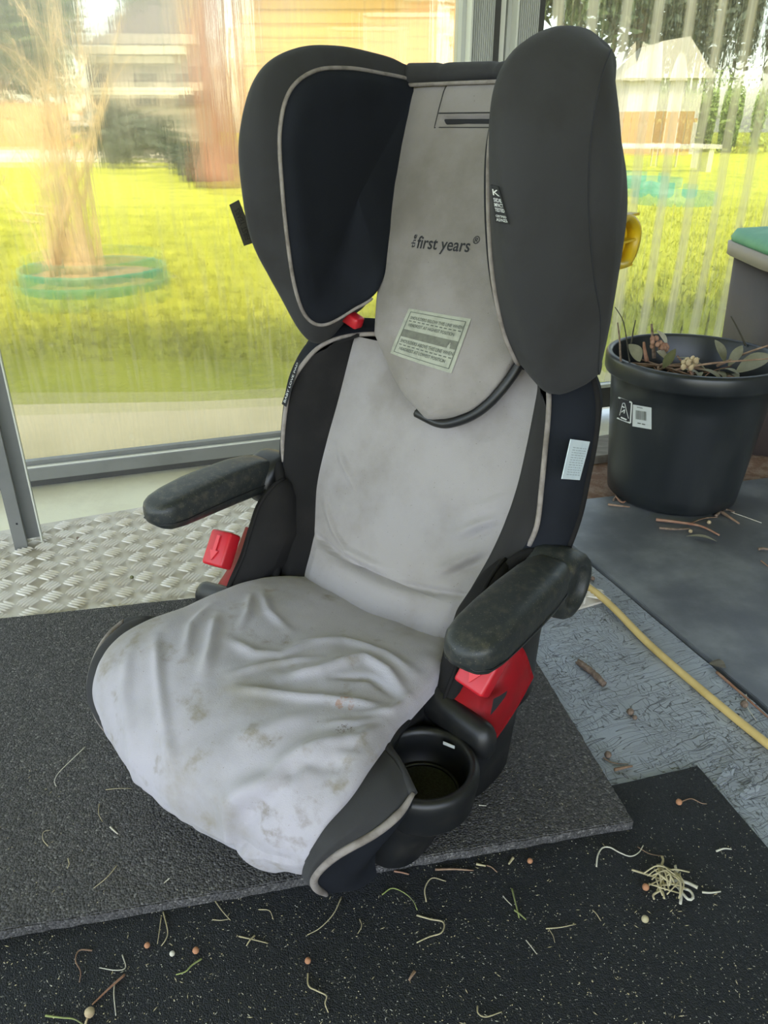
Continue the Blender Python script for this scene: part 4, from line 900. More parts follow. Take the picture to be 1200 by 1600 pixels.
# ---- headrest
hy = lambda z: .248 + .46 * (z - .692)
ZL = [.368, .374, .385, .400, .420, .439, .475, .60, .65, .692]
XLf = [.012, .004, -.016, -.036, -.058, -.078, -.088, -.110, -.116, -.121]
XRt = [.036, .052, .072, .086, .097, .104, .1065, .112, .117, .121]
rows = []
HN = 110
for i in range(HN):
    z = .3685 + (.6945 - .3685) * i / (HN - 1); xl, xr = lin(ZL, XLf, z), lin(ZL, XRt, z); r = []
    for j in range(70):
        s_ = j / 69; x = xl + (xr - xl) * s_; ed = min(s_, 1 - s_) * (xr - xl)
        y = hy(z) - .008 * min(1, (ed / .03)) ** .5 - .004 * math.sin(math.pi * s_) + .0035
        bot = min(1, max(0, (z - .3685) / .02)); y += .006 * (1 - bot) ** 2
        if z > .685: y += (z - .685) * .35
        # recessed belt slot and the raised band above it
        if -.062 < x < .062 and .648 < z < .697: y -= .0022 * min(1, (.062 - abs(x)) / .003, (z - .648) / .003)
        if abs(x) < .056 and abs(z - .6555) < .0042: y += .007 * min(1, (.056 - abs(x)) / .006)
        y += .0010 * nz((x * 20, 1, z * 18)) + .0004 * nz((x * 70, 5, z * 70))
        r.append(Vector((x, y, z)))
    r = [r[0] + Vector((.001, .012, 0))] + r + [r[-1] + Vector((-.001, .012, 0))]
    rows.append(r)
rows = [[p + Vector((0, .014, 0)) for p in rows[0]]] + rows
bm, _ = grid_bm(rows)
hp = S('headrest_panel', bm, M['headlight'])
tmp = bmesh.new(); tmp.from_mesh(hp.data); bv = BVHTree.FromBMesh(tmp); tmp.free()
S('slot', box_bm((0, bv.ray_cast(Vector((0, 0, .6555 - SZ)), Vector((0, 1, 0)))[0].y + .0005, .6555), (.108, .003, .0056), bev=.0012), M['ink'], hp)
for zz in (.6485, .6965):
    pass
for P in ([(-.062, .692), (-.062, .650), (.062, .650), (.062, .692)], [(-.060, .664), (.060, .664)]):
    pts = cat_pts([(x, 0, z) for x, z in P], 40) if len(P) == 2 else [Vector((x, 0, z)) for a, b in zip(P[:-1], P[1:]) for x, z in [(a[0] + (b[0] - a[0]) * k / 12, a[1] + (b[1] - a[1]) * k / 12) for k in range(12)]]
    o_ = []
    for p in pts:
        h = bv.ray_cast(Vector((p.x, 0, p.z - SZ)), Vector((0, 1, 0)))[0]
        if h: o_.append(Vector((p.x, h.y - .0001, p.z)))
    S('stitched_seam', tube_bm(o_, .0008, 5), M['dark'], hp)
# dark rim below the pad and shell behind
rim = [(.004, 0, .370), (.036, 0, .3655), (.056, 0, .371), (.076, 0, .383), (.090, 0, .398), (.102, 0, .418), (.110, 0, .440), (.112, 0, .470)]
S('headrest_rim', tube_bm([Vector((p.x, hy(p.z) + .0075, p.z - .001)) for p in cat_pts(rim, 50)], .0052, 8), M['black'])
rings = []
for z, w in ((.440, .05), (.45, .06), (.48, .075), (.60, .105), (.69, .112), (.705, .108)):
    rings.append([Vector((sellipse(2 * math.pi * k / 40, w, .014, 3)[0], hy(z) + .030 + sellipse(2 * math.pi * k / 40, w, .014, 3)[1], z)) for k in range(40)])
S('headrest_shell', loft(rings), M['black'])

# wings: padded pillow whose rim follows the cord
PIP = [(.090, .152, .482), (.110, .132, .462), (.128, .106, .448), (.134, .084, .458), (.130, .064, .490), (.1245, .050, .540), (.121, .0425, .600), (.120, .043, .648), (.1205, .060, .682), (.122, .098, .700), (.123, .150, .7045), (.122, .205, .702), (.120, .250, .698), (.116, .262, .690), (.108, .222, .600), (.096, .180, .530)]
SEAM = [(.165, .205, .450), (.178, .182, .438), (.186, .160, .434), (.190, .145, .450), (.195, .125, .495), (.195, .097, .540), (.191, .080, .598), (.190, .074, .645), (.188, .084, .682), (.182, .108, .702), (.170, .138, .707), (.155, .160, .703), (.146, .180, .690), (.150, .203, .660), (.160, .215, .600), (.165, .212, .530)]
def cat_seg(pts, k):
    pts = [Vector(p) for p in pts]; n = len(pts); out = []
    for i in range(n):
        p0, p1, p2, p3 = pts[i - 1], pts[i], pts[(i + 1) % n], pts[(i + 2) % n]
        for j in range(k):
            t = j / k; out.append(0.5 * ((2 * p1) + (p2 - p0) * t + (2 * p0 - 5 * p1 + 4 * p2 - p3) * t * t + (3 * p1 - p0 - 3 * p2 + p3) * t ** 3))
    return out
pip = cat_seg(PIP, 10); sea = cat_seg(SEAM, 10); NP = len(pip)
def wing(mir):
    cen = Vector((0, .140, .585)); inner = []; outer = []
    nrm = []
    for i, p in enumerate(pip):
        t = pip[(i + 1) % NP] - pip[i - 1]; nv = Vector((0, t.z, -t.y)).normalized()
        if nv.dot(Vector((0, p.y - cen.y, p.z - cen.z))) < 0: nv = -nv
        nrm.append(nv)
    for _ in range(12): nrm = [(nrm[i - 1] + nrm[i] * 2 + nrm[(i + 1) % NP]).normalized() for i in range(NP)]
    def amp(i):
        nv = nrm[i]; f = max(0, -nv.y); up = max(0, nv.z); dn = max(0, -nv.z); bk = max(0, nv.y)
        return (.034 * f ** 2 * lin([.44, .47, .56], [.35, .5, 1], pip[i].z) + .018 * up ** 2 + .021 * dn ** 2 * max(.1, min(1, (.160 - pip[i].y) / .05)) + .004 * bk ** 2)
    AM = [amp(i) for i in range(NP)]
    for _ in range(10):
        AM = [(AM[i - 1] + AM[i] * 2 + AM[(i + 1) % NP]) / 4 for i in range(NP)]
    prof = [(0, 0), (.07, .22), (.2, .66), (.4, 1.2), (.6, 1.18), (.85, .6), (1, 0)]
    pr = cat_pts([(a, 0, b) for a, b in prof], 24)
    UPW = [max(0, min(1, nrm[i].z * 1.6 + .25)) if nrm[i].z > -.2 else 0 for i in range(NP)]
    for _ in range(6): UPW = [(UPW[i - 1] + UPW[i] * 2 + UPW[(i + 1) % NP]) / 4 for i in range(NP)]
    tp_ = ([0, .04, .12, .22, .35, .6, .85, 1], [0, .55, .98, 1.15, 1.12, .72, .24, 0])
    roll = []
    for q in pr:
        roll.append([pip[i].lerp(sea[i], q.x) + nrm[i] * AM[i] * (q.z * (1 - UPW[i]) + lin(*tp_, q.x) * UPW[i]) for i in range(NP)])
    seam = roll[-1]
    oc = Vector((.202, .118, .575)); oring = []
    for k in (0, .04, .10, .2, .34, .5, .7, .88, 1.0):
        row = []
        for i in range(NP):
            p = seam[i].lerp(oc, k); p.x = seam[i].x + (oc.x - seam[i].x) * math.sin(k * math.pi / 2)
            p.x += .0015 * nz((p.y * 22, p.z * 14, 1)) * min(1, k * 5) * (1 - k); row.append(p)
        oring.append(row)
    lin_rows = []
    ic = Vector((.112, .150, .580))
    for k in (0, .04, .10, .2, .35, .55, .78, 1.0):
        row = []
        for i in range(NP):
            p = pip[i].lerp(ic, k); bulge = .0125 * math.sin(min(1, k * 9) * math.pi / 2) * (1 - k) ; p.x -= bulge; row.append(p)
        lin_rows.append(row)
    wg = S('headrest_wing', grid_bm(roll, True, flip=True)[0], M['dark'], mirror=mir)
    bm = grid_bm(oring, True, flip=True)[0]; S('wing_outer_panel', bm, M['dark'], wg, mirror=mir)
    S('wing_lining', grid_bm(lin_rows, True)[0], M['navy'], wg, mirror=mir)
    ids = [k % NP for k in range(-0, NP) if True]
    # cord from the lower rear round the front to the top rear
    i0 = 2; i1 = max(range(NP), key=lambda i: pip[i].y + pip[i].z)
    S('piping', tube_bm([pip[i] + nrm[i] * .0006 + Vector((-.001, 0, 0)) for i in range(i0, i1 + 1)], .0021, 8), M['pipe'], wg, mirror=mir)
    S('seam_line', tube_bm([seam[i] + Vector((.0003, 0, 0)) for i in range(NP)], .0007, 5), M['ink'], wg, mirror=mir)
    return roll, seam, nrm
WR = wing(False); wing(True)
# padded top bar with gathered folds and its cord
def bar_pt(x): return Vector((x, .272, .7065))
rings = []
for i in range(60):
    x = -.121 + .242 * i / 59; e = min(1, (.5 - abs(i / 59 - .5)) * 8 + .3)
    f = 1 - .13 * sum(math.exp(-((x - q) / .0022) ** 2) for q in (-.082, -.078, -.012, -.008, .004, .080))
    rings.append([Vector((x, .266 - .012 * (abs(x) / .121) ** 3 + (.022 - .012 * (abs(x) / .121) ** 3) * f * math.cos(a), .7015 + (.0115 + .002 * (-x) / .12) * f * math.sin(a))) for a in [2 * math.pi * k / 24 for k in range(24)]])
S('top_bolster', loft(rings), M['dark'])
S('piping', tube_bm([Vector((-.121 + .242 * i / 20, .2440 - .008 * math.sin(math.pi * i / 20), .6925)) for i in range(21)], .0021, 8), M['pipe'])

# ---- lettering
def text_bm(body, size, shear=0):
    cu = bpy.data.curves.new('t', 'FONT'); cu.body = body; cu.size = size; cu.align_x = 'LEFT'; cu.shear = shear; cu.resolution_u = 3; cu.offset = .012
    ob = bpy.data.objects.new('t', cu); COL.objects.link(ob)
    dg = bpy.context.evaluated_depsgraph_get(); me = bpy.data.meshes.new_from_object(ob.evaluated_get(dg))
    bpy.data.objects.remove(ob); bm = bmesh.new(); bm.from_mesh(me); bpy.data.meshes.remove(me)
    bmesh.ops.triangulate(bm, faces=bm.faces); return bm
def text_fit(body, w, h=None, shear=0):
    bm = text_bm(body, 1, shear); xs = [v.co.x for v in bm.verts]; ys = [v.co.y for v in bm.verts]
    x0, x1, y0, y1 = min(xs), max(xs), min(ys), max(ys); kx = w / (x1 - x0); ky = kx if h is None else h / (y1 - y0)
    for v in bm.verts: v.co = Vector(((v.co.x - x0) * kx, (v.co.y - y0) * ky, 0))
    return bm
def on_panel(bm, ox, oz, ang=0, lift=.0006, name='lettering', m=None, parent=None):
    ca, sa = math.cos(ang), math.sin(ang)
    for v in bm.verts:
        x = ox + v.co.x * ca - v.co.y * sa; z = oz + v.co.x * sa + v.co.y * ca
        h = bv.ray_cast(Vector((x, 0, z - SZ)), Vector((0, 1, 0)))[0]
        y = h.y if h else hy(z); v.co = Vector((x, y - lift, z))
    return S(name, bm, m or M['ink'], parent or hp, smooth=False)
bm = text_fit('first years', .069); 
bm2 = text_fit('the', .0135, .0055); bmesh.ops.rotate(bm2, cent=(0, 0, 0), matrix=Matrix.Rotation(R(90), 3, 'Z'), verts=bm2.verts); bmesh.ops.translate(bm2, vec=(-.0022, .004, 0), verts=bm2.verts)
bm3 = text_fit('\u00ae', .0078); bmesh.ops.translate(bm3, vec=(.0705, .012, 0), verts=bm3.verts)
for q in (bm2, bm3):
    me = bpy.data.meshes.new('x'); q.to_mesh(me); q.free(); bm.from_mesh(me); bpy.data.meshes.remove(me)
LOGO = on_panel(bm, -.0440, .528, R(1.5))
# height label
def panel_pt(u, v, off=.024):
    o, d = seat_ray(u, v); k = .027 - .46 * .152 - off
    t = (k - (o.y - .46 * o.z)) / (d.y - .46 * d.z); return o + d * t
LQ = [panel_pt(*q) for q in ((649, 479), (746, 495), (716, 579), (618, 549))]
def quad_patch(Q, s0, s1, t0, t1, lift, n=6):
    bm = bmesh.new(); g = []
    for a in range(n + 1):
        r = []
        for b in range(n + 1):
            p = bil(Q, s0 + (s1 - s0) * b / n, t0 + (t1 - t0) * a / n); h = bv.ray_cast(Vector((p.x, 0, p.z - SZ)), Vector((0, 1, 0)))[0]
            r.append(bm.verts.new((p.x, (h.y if h else p.y) - lift, p.z)))
        g.append(r)
    for a in range(n):
        for b in range(n): bm.faces.new([g[a][b], g[a + 1][b], g[a + 1][b + 1], g[a][b + 1]])
    return bm
hl = S('height_label', quad_patch(LQ, 0, 1, 0, 1, .0011), M['labelcloth'], hp, smooth=False)
def quad_merge(specs, lift):
    bm = bmesh.new()
    for sp_ in specs:
        q = quad_patch(LQ, *sp_, lift, 3); me = bpy.data.meshes.new('x'); q.to_mesh(me); q.free(); bm.from_mesh(me); bpy.data.meshes.remove(me)
    return bm
def label_text(body, s0, s1, t0, t1, lift=.0017):
    b = text_fit(body, 1, 1)
    for v in b.verts:
        p = bil(LQ, s0 + (s1 - s0) * v.co.x, t1 + (t0 - t1) * v.co.y); h = bv.ray_cast(Vector((p.x, 0, p.z - SZ)), Vector((0, 1, 0)))[0]
        v.co = Vector((p.x, (h.y if h else p.y) - lift, p.z))
    return b
sp = [(.05, .95, .055, .068), (.05, .95, .925, .938), (.05, .062, .055, .938), (.938, .95, .055, .938)] + [(s_, s_ + .045, .235, .255) for s_ in [.09 + .072 * k for k in range(12)]] + [(s_, s_ + .045, .735, .755) for s_ in [.09 + .072 * k for k in range(12)]]
bm = quad_merge(sp, .0016)
for args in (('SHOULDERS BELOW THIS LINE WHEN', .09, .93, .14, .205), ('HEADREST AT HIGHEST POSITION', .11, .85, .29, .355), ('SHOULDERS ABOVE THIS LINE WHEN', .09, .93, .63, .70), ('HEADREST AT LOWEST POSITION', .12, .86, .79, .855)):
    q = label_text(*args); me = bpy.data.meshes.new('x'); q.to_mesh(me); q.free(); bm.from_mesh(me); bpy.data.meshes.remove(me)
S('label_print', bm, M['inkgrey'], hp, smooth=False)
S('label_stripe', quad_merge([(.055, .945, .43, .585)], .0014), M['labelstripe'], hp, smooth=False)

# ---- cloth tags sewn into the seams
def tagpiece(name, Q, words, m=M['tagblack'], ink=M['white'], parent=None):
    o = lab(name, Q, m, parent, .0008)
    nm = (Q[1] - Q[0]).cross(Q[3] - Q[0]).normalized(); cd_ = (seat_ray(600, 800)[0] - Q[0]).normalized()
    if nm.dot(cd_) < 0: nm = -nm
    bm = bmesh.new()
    for body, s0, s1, t0, t1 in words:
        b = text_fit(body, 1, 1)
        for v in b.verts: v.co = bil(Q, s0 + (s1 - s0) * v.co.x, t1 + (t0 - t1) * v.co.y) + nm * .0012
        me = bpy.data.meshes.new('x'); b.to_mesh(me); b.free(); bm.from_mesh(me); bpy.data.meshes.remove(me)
    S('tag_print', bm, ink, o, smooth=False); return o
Q = [sx_(769, 288, .1195), sx_(777, 290, .1235), sx_(795, 350, .132), sx_(777, 348, .1205)]
Q = [Vector((.1195, .0415, .6115)), Vector((.1265, .012, .6115)), Vector((.136, -.004, .576)), Vector((.1205, .0405, .576))]
Q = [sx_(768, 288, .1290), sx_(779, 291, .1350), sx_(796, 350, .1440), sx_(775, 347, .131)]
for q in Q: q += (seat_ray(600, 800)[0] - q).normalized() * .022
for q in Q: q.y -= .000
tagpiece('side_impact_tag', Q, [('K', .1, .9, .10, .26), ('SIDE', .1, .92, .33, .43), ('IMPACT', .1, .95, .46, .56), ('TESTED', .1, .95, .59, .69), ('CERTIFIED', .1, .95, .78, .84), ('AS/NZS', .1, .95, .87, .95)])
Q = [sx_(358, 320, -.190), sx_(373, 312, -.184), sx_(399, 378, -.184), sx_(381, 384, -.190)]
M['tagolive'] = mat('olive_tag', (.045, .042, .028), .8)
M['oliveink'] = mat('olive_ink', (.015, .014, .010), .8)
Q2 = [Q[3], Q[0], Q[1], Q[2]]
tagpiece('brand_tag', Q2, [('FIRST YEARS', .12, .85, .25, .75)], M['tagolive'], M['oliveink'])
Q = [sx_(440, 631, -.178), sx_(464, 561, -.174), sx_(469, 564, -.172), sx_(447, 636, -.175)]
Q = [q + (seat_ray(600, 800)[0] - q).normalized() * .012 for q in Q]
tagpiece('baby_pad_tag', Q, [('BABY LOVE PAD', .06, .94, .12, .55)])
# ---- yellow shoulder-belt guide clipped behind the right wing
yg = [sx_(u, v, .168) for u, v in [(966, 342), (976, 334), (985, 337), (993, 350), (994, 368), (989, 390), (980, 410), (968, 419), (955, 416), (950, 395), (952, 365)]]
lp = cat_pts(yg, 48, True); cen = sum(lp, Vector()) / 48
def yring(x, k): return [Vector((p.x + x, cen.y + (p.y - cen.y) * k, cen.z + (p.z - cen.z) * k)) for p in lp]
bm = grid_bm([yring(-.006, 1), yring(.004, 1.0), yring(.006, .97), yring(.006, .78), yring(-.006, .74), yring(-.006, 1)], True)[0]
yo = S('shoulder_belt_guide', bm, M['yellow'], recalc=True)
bm = grid_bm([yring(-.006, .76), yring(-.006, .01)], True)[0]; S('guide_back', bm, M['yellow'], yo)
for f in (-.4, 0, .4):
    c = cen + Vector((0, .004 * 0, 0)) + Vector((0, .0, f * .06)); S('rib', box_bm((c.x, c.y, c.z), (.010, .045, .0022)), M['yellow'], yo, smooth=False)
S('clip', box_bm(sx_(966, 340, .166), (.012, .012, .006), bev=.001), M['black'], yo)
# red strap lock behind the left shoulder
S('belt_lock', box_bm(sx_(551, 499, -.120), (.024, .016, .014), rot=Matrix.Rotation(R(20), 4, 'Y'), bev=.003), M['red'])

# ================================================================ POT, TUB, HOSE, TWIGS, LITTER
PC = Vector((.568, 1.385, .0035)); PR, PH, PBr = .156, .276, .121
pot = empty('plant_pot', PC); tag(pot, 'large round black plastic plant pot filled with twigs, standing right of the seat', 'plant pot')
M['potblack'] = mat('black_pot_plastic', (.013, .016, .018), .34, (.035, .038, .038), 7, .45, .75, .12, 500, .0005, .5, stretch=(1, 1, .3))
def wallr(z): return PBr + (PR - .009 - PBr) * z / PH
prof = [(PBr - .02, .004), (PBr - .008, .0), (PBr, .006)] + [(wallr(z), z) for z in (.03, .08, .14, .20, PH - .036)] + [(PR - .002, PH - .034), (PR, PH - .030), (PR + .001, PH - .006), (PR - .002, PH), (PR - .008, PH + .0005), (PR - .0115, PH - .004), (wallr(.2) - .004, .20), (wallr(.1) - .004, .10), (PBr - .006, .012)]
rows = [[Vector((r * math.cos(2 * math.pi * k / 96), r * math.sin(2 * math.pi * k / 96), z)) for k in range(96)] for r, z in prof]
from_bm('body', grid_bm(rows, True)[0], M['potblack'], pot, recalc=True)
bm = bmesh.new(); c = bm.verts.new((0, 0, .012)); ring = [bm.verts.new(((PBr - .006) * math.cos(2 * math.pi * k / 48), (PBr - .006) * math.sin(2 * math.pi * k / 48), .012)) for k in range(48)]
[bm.faces.new([c, ring[k], ring[(k + 1) % 48]]) for k in range(48)]; from_bm('floor_disc', bm, M['potblack'], pot)
# stickers on the pot: place on the cone from the photo
def on_pot(u, v, lift=.0006):
    a = (u - 600) / FPX; b = (800 - v) / FPX; cc, s = math.cos(PITCH), math.sin(PITCH); d = Vector((a, cc + b * s, -s + b * cc)); o = Vector((0, 0, CAM_H)); best = None
    t = .8
    while t < 2.2:
        p = o + d * t - PC
        if 0 < p.z < PH and math.hypot(p.x, p.y) < wallr(p.z) + lift: return p
        t += .0003
    return o + d * 1.5 - PC
def pot_quad(name, q, m, lift, n=8, par=None):
    q = [Vector((x, y, 0)) for x, y in q]; g = []; bm = bmesh.new()
    for a in range(n + 1): g.append([bm.verts.new(on_pot(*(bil(q, b / n, a / n)[:2]), lift)) for b in range(n + 1)])
    for a in range(n):
        for b in range(n): bm.faces.new([g[a][b], g[a + 1][b], g[a + 1][b + 1], g[a][b + 1]])
    return from_bm(name, bm, m, par or pot, False)
pot_quad('warning_label', [(967, 621), (988, 628), (986, 661), (964, 653)], M['ink'], .0008)
bm = bmesh.new()
def strip(bm, P, w, lift):
    for (a, b) in zip(P[:-1], P[1:]):
        dx, dy = b[0] - a[0], b[1] - a[1]; L = math.hypot(dx, dy); nx, ny = -dy / L * w / 2, dx / L * w / 2
        vs = [bm.verts.new(on_pot(x, y, lift)) for x, y in ((a[0] + nx, a[1] + ny), (b[0] + nx, b[1] + ny), (b[0] - nx, b[1] - ny), (a[0] - nx, a[1] - ny))]; bm.faces.new(vs)
strip(bm, [(966, 621), (987, 629), (985, 661), (964, 653)], 2.2, .0016)
strip(bm, [(968, 649), (973, 630), (976, 630), (982, 654)], 1.0, .0016)
strip(bm, [(970, 652), (979, 656)], 2.2, .0016); strip(bm, [(971, 644), (976, 640), (975, 646)], 1.6, .0016); strip(bm, [(972, 635), (976, 637)], 2, .0016)
from_bm('label_symbol', bm, M['white'], pot, False)
bl = pot_quad('barcode_label', [(989, 632), (1018, 637), (1018, 671), (988, 666)], mat('barcode_paper', (.52, .55, .53), .7), .0010)
bm = bmesh.new()
for x in (994, 996, 997.5, 999.5, 1001.5, 1004, 1006, 1007.5, 1009): strip(bm, [(x, 641 + (x - 994) * .15), (x, 655 + (x - 994) * .15)], .9, .0018)
strip(bm, [(995, 636), (1004, 638)], 1, .0018); strip(bm, [(996, 661), (1001, 662)], 1.5, .0018); strip(bm, [(1003, 662.5), (1008, 663.5)], 1.5, .0018)
from_bm('barcode', bm, M['inkgrey'], pot, False)

M['twig'] = mat('brown_twig', (.20, .12, .075), .9, (.34, .23, .15), 60, .35, .7, .6, 300, .001)
M['twigred'] = mat('red_brown_stick', (.26, .12, .07), .85, (.34, .20, .13), 60, .35, .7, .5, 300, .001)
M['twigdark'] = mat('dark_twig', (.05, .045, .03), .9)
M['dryleaf'] = mat('dry_gum_leaf', (.36, .35, .24), .75, (.46, .44, .33), 40, .4, .7)
M['leafgreen'] = mat('olive_leaf', (.16, .17, .07), .7, (.24, .23, .11), 40, .4, .7)
M['nut'] = mat('gum_nut', (.50, .40, .24), .8, (.38, .28, .16), 90, .4, .7)
M['straw'] = mat('straw', (.50, .44, .27), .85, (.38, .33, .19), 50, .4, .7)
M['strawpale'] = mat('pale_straw', (.62, .60, .50), .85, (.5, .47, .36), 50, .4, .7)
M['strawgreen'] = mat('green_straw', (.28, .33, .10), .85, (.2, .22, .1), 50, .4, .7)
M['barkm'] = mat('bark_stick', (.13, .09, .065), .95, (.26, .19, .14), 120, .35, .7, .9, 250, .002)
M['nutred'] = mat('orange_seed', (.42, .20, .10), .8)

def inpot(r, a, z): return PC + Vector((r * math.cos(R(a)), r * math.sin(R(a)), z))
def stick(pts, r, m, label, cat='twig', group=None, name='twig', n=7):
    r *= .75
    P = cat_pts(pts, 14) if len(pts) < 8 else pts
    o = from_bm(name, tube_bm([p - P[0] for p in map(Vector, P)], r, n, taper=lambda t: 1 - .45 * t), m); o.location = P[0]; tag(o, label, cat, group); return o
def leaf(a, b, w, m, label, group=None, up=None):
    a, b = Vector(a), Vector(b); d = (b - a); up = Vector(up or (0, -.6, .8)); s = d.cross(up).normalized(); nrm = s.cross(d).normalized(); bm = bmesh.new(); rows = []
    for k in range(11):
        t = k / 10; hw = w * (math.sin(math.pi * min(1, t * .97 + .02)) ** .8) / 2; c = a + d * t + nrm * d.length * .10 * math.sin(math.pi * t) - a
        rows.append([c - s * hw + nrm * hw * .25, c, c + s * hw + nrm * hw * .25])
    grid_bm(rows, bm=bm); bmesh.ops.solidify(bm, geom=bm.faces[:], thickness=.0006)
    o = from_bm('dry_leaf', bm, m, recalc=True); o.location = a; tag(o, label, 'leaf', group); return o
# bed of crossing twigs
G1 = 'twigs lying in the black pot'
for i in range(34):
    a1 = random.uniform(0, 360); a2 = a1 + random.uniform(120, 240); z = .190 + .0016 * i
    r1 = random.uniform(.08, .132); r2 = random.uniform(.07, .130)
    p, q = inpot(r1, a1, z + random.uniform(-.008, .012)), inpot(r2, a2, z + random.uniform(-.008, .012))
    stick([p, p.lerp(q, .5) + Vector((random.uniform(-.02, .02), random.uniform(-.02, .02), random.uniform(-.004, .01))), q], random.uniform(.0018, .0042), M[random.choice(['twig', 'twig', 'twigred'])], 'thin brown twig lying across the heap inside the black pot', group=G1)
for i in range(8):
    a1 = random.uniform(200, 360); p = inpot(random.uniform(.03, .10), a1, .252 + random.uniform(-.004, .006)); dr_ = random.uniform(0, 6.28)
    leaf(p, p + Vector((math.cos(dr_) * .055, math.sin(dr_) * .055, random.uniform(0, .012))), .014, M['dryleaf'], 'dry grey-green leaf lying flat on the twigs in the black pot', 'leaves in the black pot', (0, 0, 1))
def pa(u, v, y): return aty(u, v, y)
PY = PC.y
def up_stick(label, uv, dy, r, m):
    y = PY + dy; stick([pa(u, v, y + k * .01) for k, (u, v) in enumerate(uv)], r, M[m], label)
up_stick('upright dark knotty twig at the left rim of the pot', [(970, 565), (968, 530), (965, 504)], -.05, .0028, 'barkm')
up_stick('curved thin dark stalk leaning over the left rim of the pot', [(984, 568), (979, 530), (973, 500), (961, 480)], -.06, .0018, 'twigdark')
up_stick('straight dark twig pointing up right of the curved stalk in the pot', [(985, 545), (989, 520), (993, 500)], -.02, .0022, 'twigdark')
up_stick('long dark twig slanting up from the back right of the pot', [(1165, 540), (1155, 518), (1142, 494)], .07, .0026, 'twigdark')
up_stick('long grey-brown twig reaching to the right rim of the pot', [(1120, 572), (1165, 552), (1215, 535)], -.02, .0034, 'twig')
up_stick('long brown twig crossing low over the front of the heap in the pot', [(1055, 578), (1110, 568), (1205, 560)], -.09, .003, 'twig')
up_stick('short thick broken stem standing at the left of the heap', [(1011, 565), (1007, 545), (1006, 535)], -.02, .0055, 'twigred')
up_stick('stout upright brown stub behind the white leaf in the pot', [(1022, 560), (1020, 530), (1018, 506)], .0, .0050, 'barkm')
leaf(pa(1000, 565, PY - .06), pa(982, 538, PY - .05), .026, M['dryleaf'], 'broad pale curled leaf at the left of the pot')
leaf(pa(1036, 575, PY - .07), pa(1056, 545, PY - .07), .016, M['leafgreen'], 'olive green leaf standing at the front rim of the pot')
leaf(pa(1042, 560, PY - .04), pa(1026, 549, PY - .04), .016, M['strawpale'], 'small bright white leaf in the middle left of the pot')
leaf(pa(1132, 566, PY + .02), pa(1117, 531, PY + .05), .018, M['dryleaf'], 'long grey-green leaf leaning against the back rim of the pot')
leaf(pa(1138, 572, PY - .02), pa(1160, 540, PY + .0), .018, M['dryleaf'], 'long brownish leaf leaning right in the pot')
leaf(pa(1150, 582, PY - .05), pa(1205, 555, PY - .03), .030, M['dryleaf'], 'wide pale leaf at the right of the pot')
leaf(pa(1042, 540, PY - .0), pa(1026, 516, PY + .0), .012, M['strawpale'], 'narrow white leaf standing behind the nuts in the pot')
def cluster(c, n, r, m, label, spread):
    e = empty('gum_nut_cluster', c); tag(e, label, 'seed pods')
    me = None
    for k in range(n):
        a = 2.4 * k; d = Vector((math.cos(a) * spread, math.sin(a) * spread * .7, random.uniform(-.3, 1) * spread))
        if me is None:
            bm = bmesh.new(); bmesh.ops.create_icosphere(bm, subdivisions=2, radius=r)
            for v in bm.verts: v.co.z *= 1.3
            o = from_bm('nut', bm, m, e); me = o.data
        else: o = bpy.data.objects.new('nut', me); COL.objects.link(o); o.parent = e
        o.location = d; o.rotation_euler = (random.uniform(-.6, .6), random.uniform(-.6, .6), 0)
    from_bm('stalk', tube_bm([(0, 0, -.012), (0, 0, .004)], .0015, 5), M['twig'], e)
cluster(pa(1077, 571, PY - .11), 10, .0046, M['nut'], 'cluster of cream gum nuts at the front rim of the pot', .010)
cluster(pa(1030, 541, PY - .03), 12, .0042, M['twigred'], 'cluster of brown gum nuts at the left of the pot', .014)
# litter at the foot of the pot
def fl(u, v, z=.006): return at(u, v, z)
def fstick(label, uv, r, m, z=None, cat='twig', name='twig', base=.0035, n=7):
    z = base + r if z is None else z
    return stick([at(u, v, z + (r * .3 if k % 2 else 0)) for k, (u, v) in enumerate(uv)], r, M[m], label, cat, None, name, n)
fstick('stout red-brown stick on the dark sheet in front of the pot', [(1025, 812), (1060, 816), (1095, 822), (1124, 836)], .0042, 'twigred')
fstick('grey stick parallel to the red-brown one in front of the pot', [(1030, 825), (1055, 827), (1078, 826)], .0034, 'barkm')
fstick('thin twig leading to the small nuts by the pot', [(1078, 818), (1100, 810), (1122, 808)], .0018, 'twig')
fstick('broken pale stick at the right foot of the pot', [(1128, 800), (1140, 808), (1155, 818)], .0045, 'twig')
fstick('brown stick poking out under the right side of the pot', [(1118, 806), (1132, 796), (1148, 800)], .004, 'barkm')
fstick('thin straight twig right of the pot on the dark sheet', [(1142, 800), (1165, 808), (1190, 817)], .0014, 'strawpale')
fstick('short twig under the pot edge at its left foot', [(950, 788), (965, 790), (984, 792)], .0032, 'twig')
fstick('second short twig under the left foot of the pot, crossing', [(962, 776), (972, 785), (982, 780)], .0030, 'twigred')
fstick('dark twig at the left foot of the pot', [(958, 782), (966, 770), (975, 774)], .0026, 'barkm')
fstick('short dark stick at the far right of the dark sheet', [(1185, 858), (1192, 857), (1210, 860)], .0036, 'barkm')
fstick('thin brown straw at the right edge below the dark stick', [(1189, 876), (1198, 883), (1206, 890)], .0016, 'twigred')
leaf(at(1072, 838, .006), at(1120, 846, .008), .010, M['dryleaf'], 'narrow pale green leaf on the dark sheet before the pot', None, (0, 0, 1))
leaf(at(1108, 1036, .004), at(1134, 1044, .007), .020, M['woodgrey'], 'curled grey-brown leaf on the seam between board and dark sheet', None, (0, 0, 1))
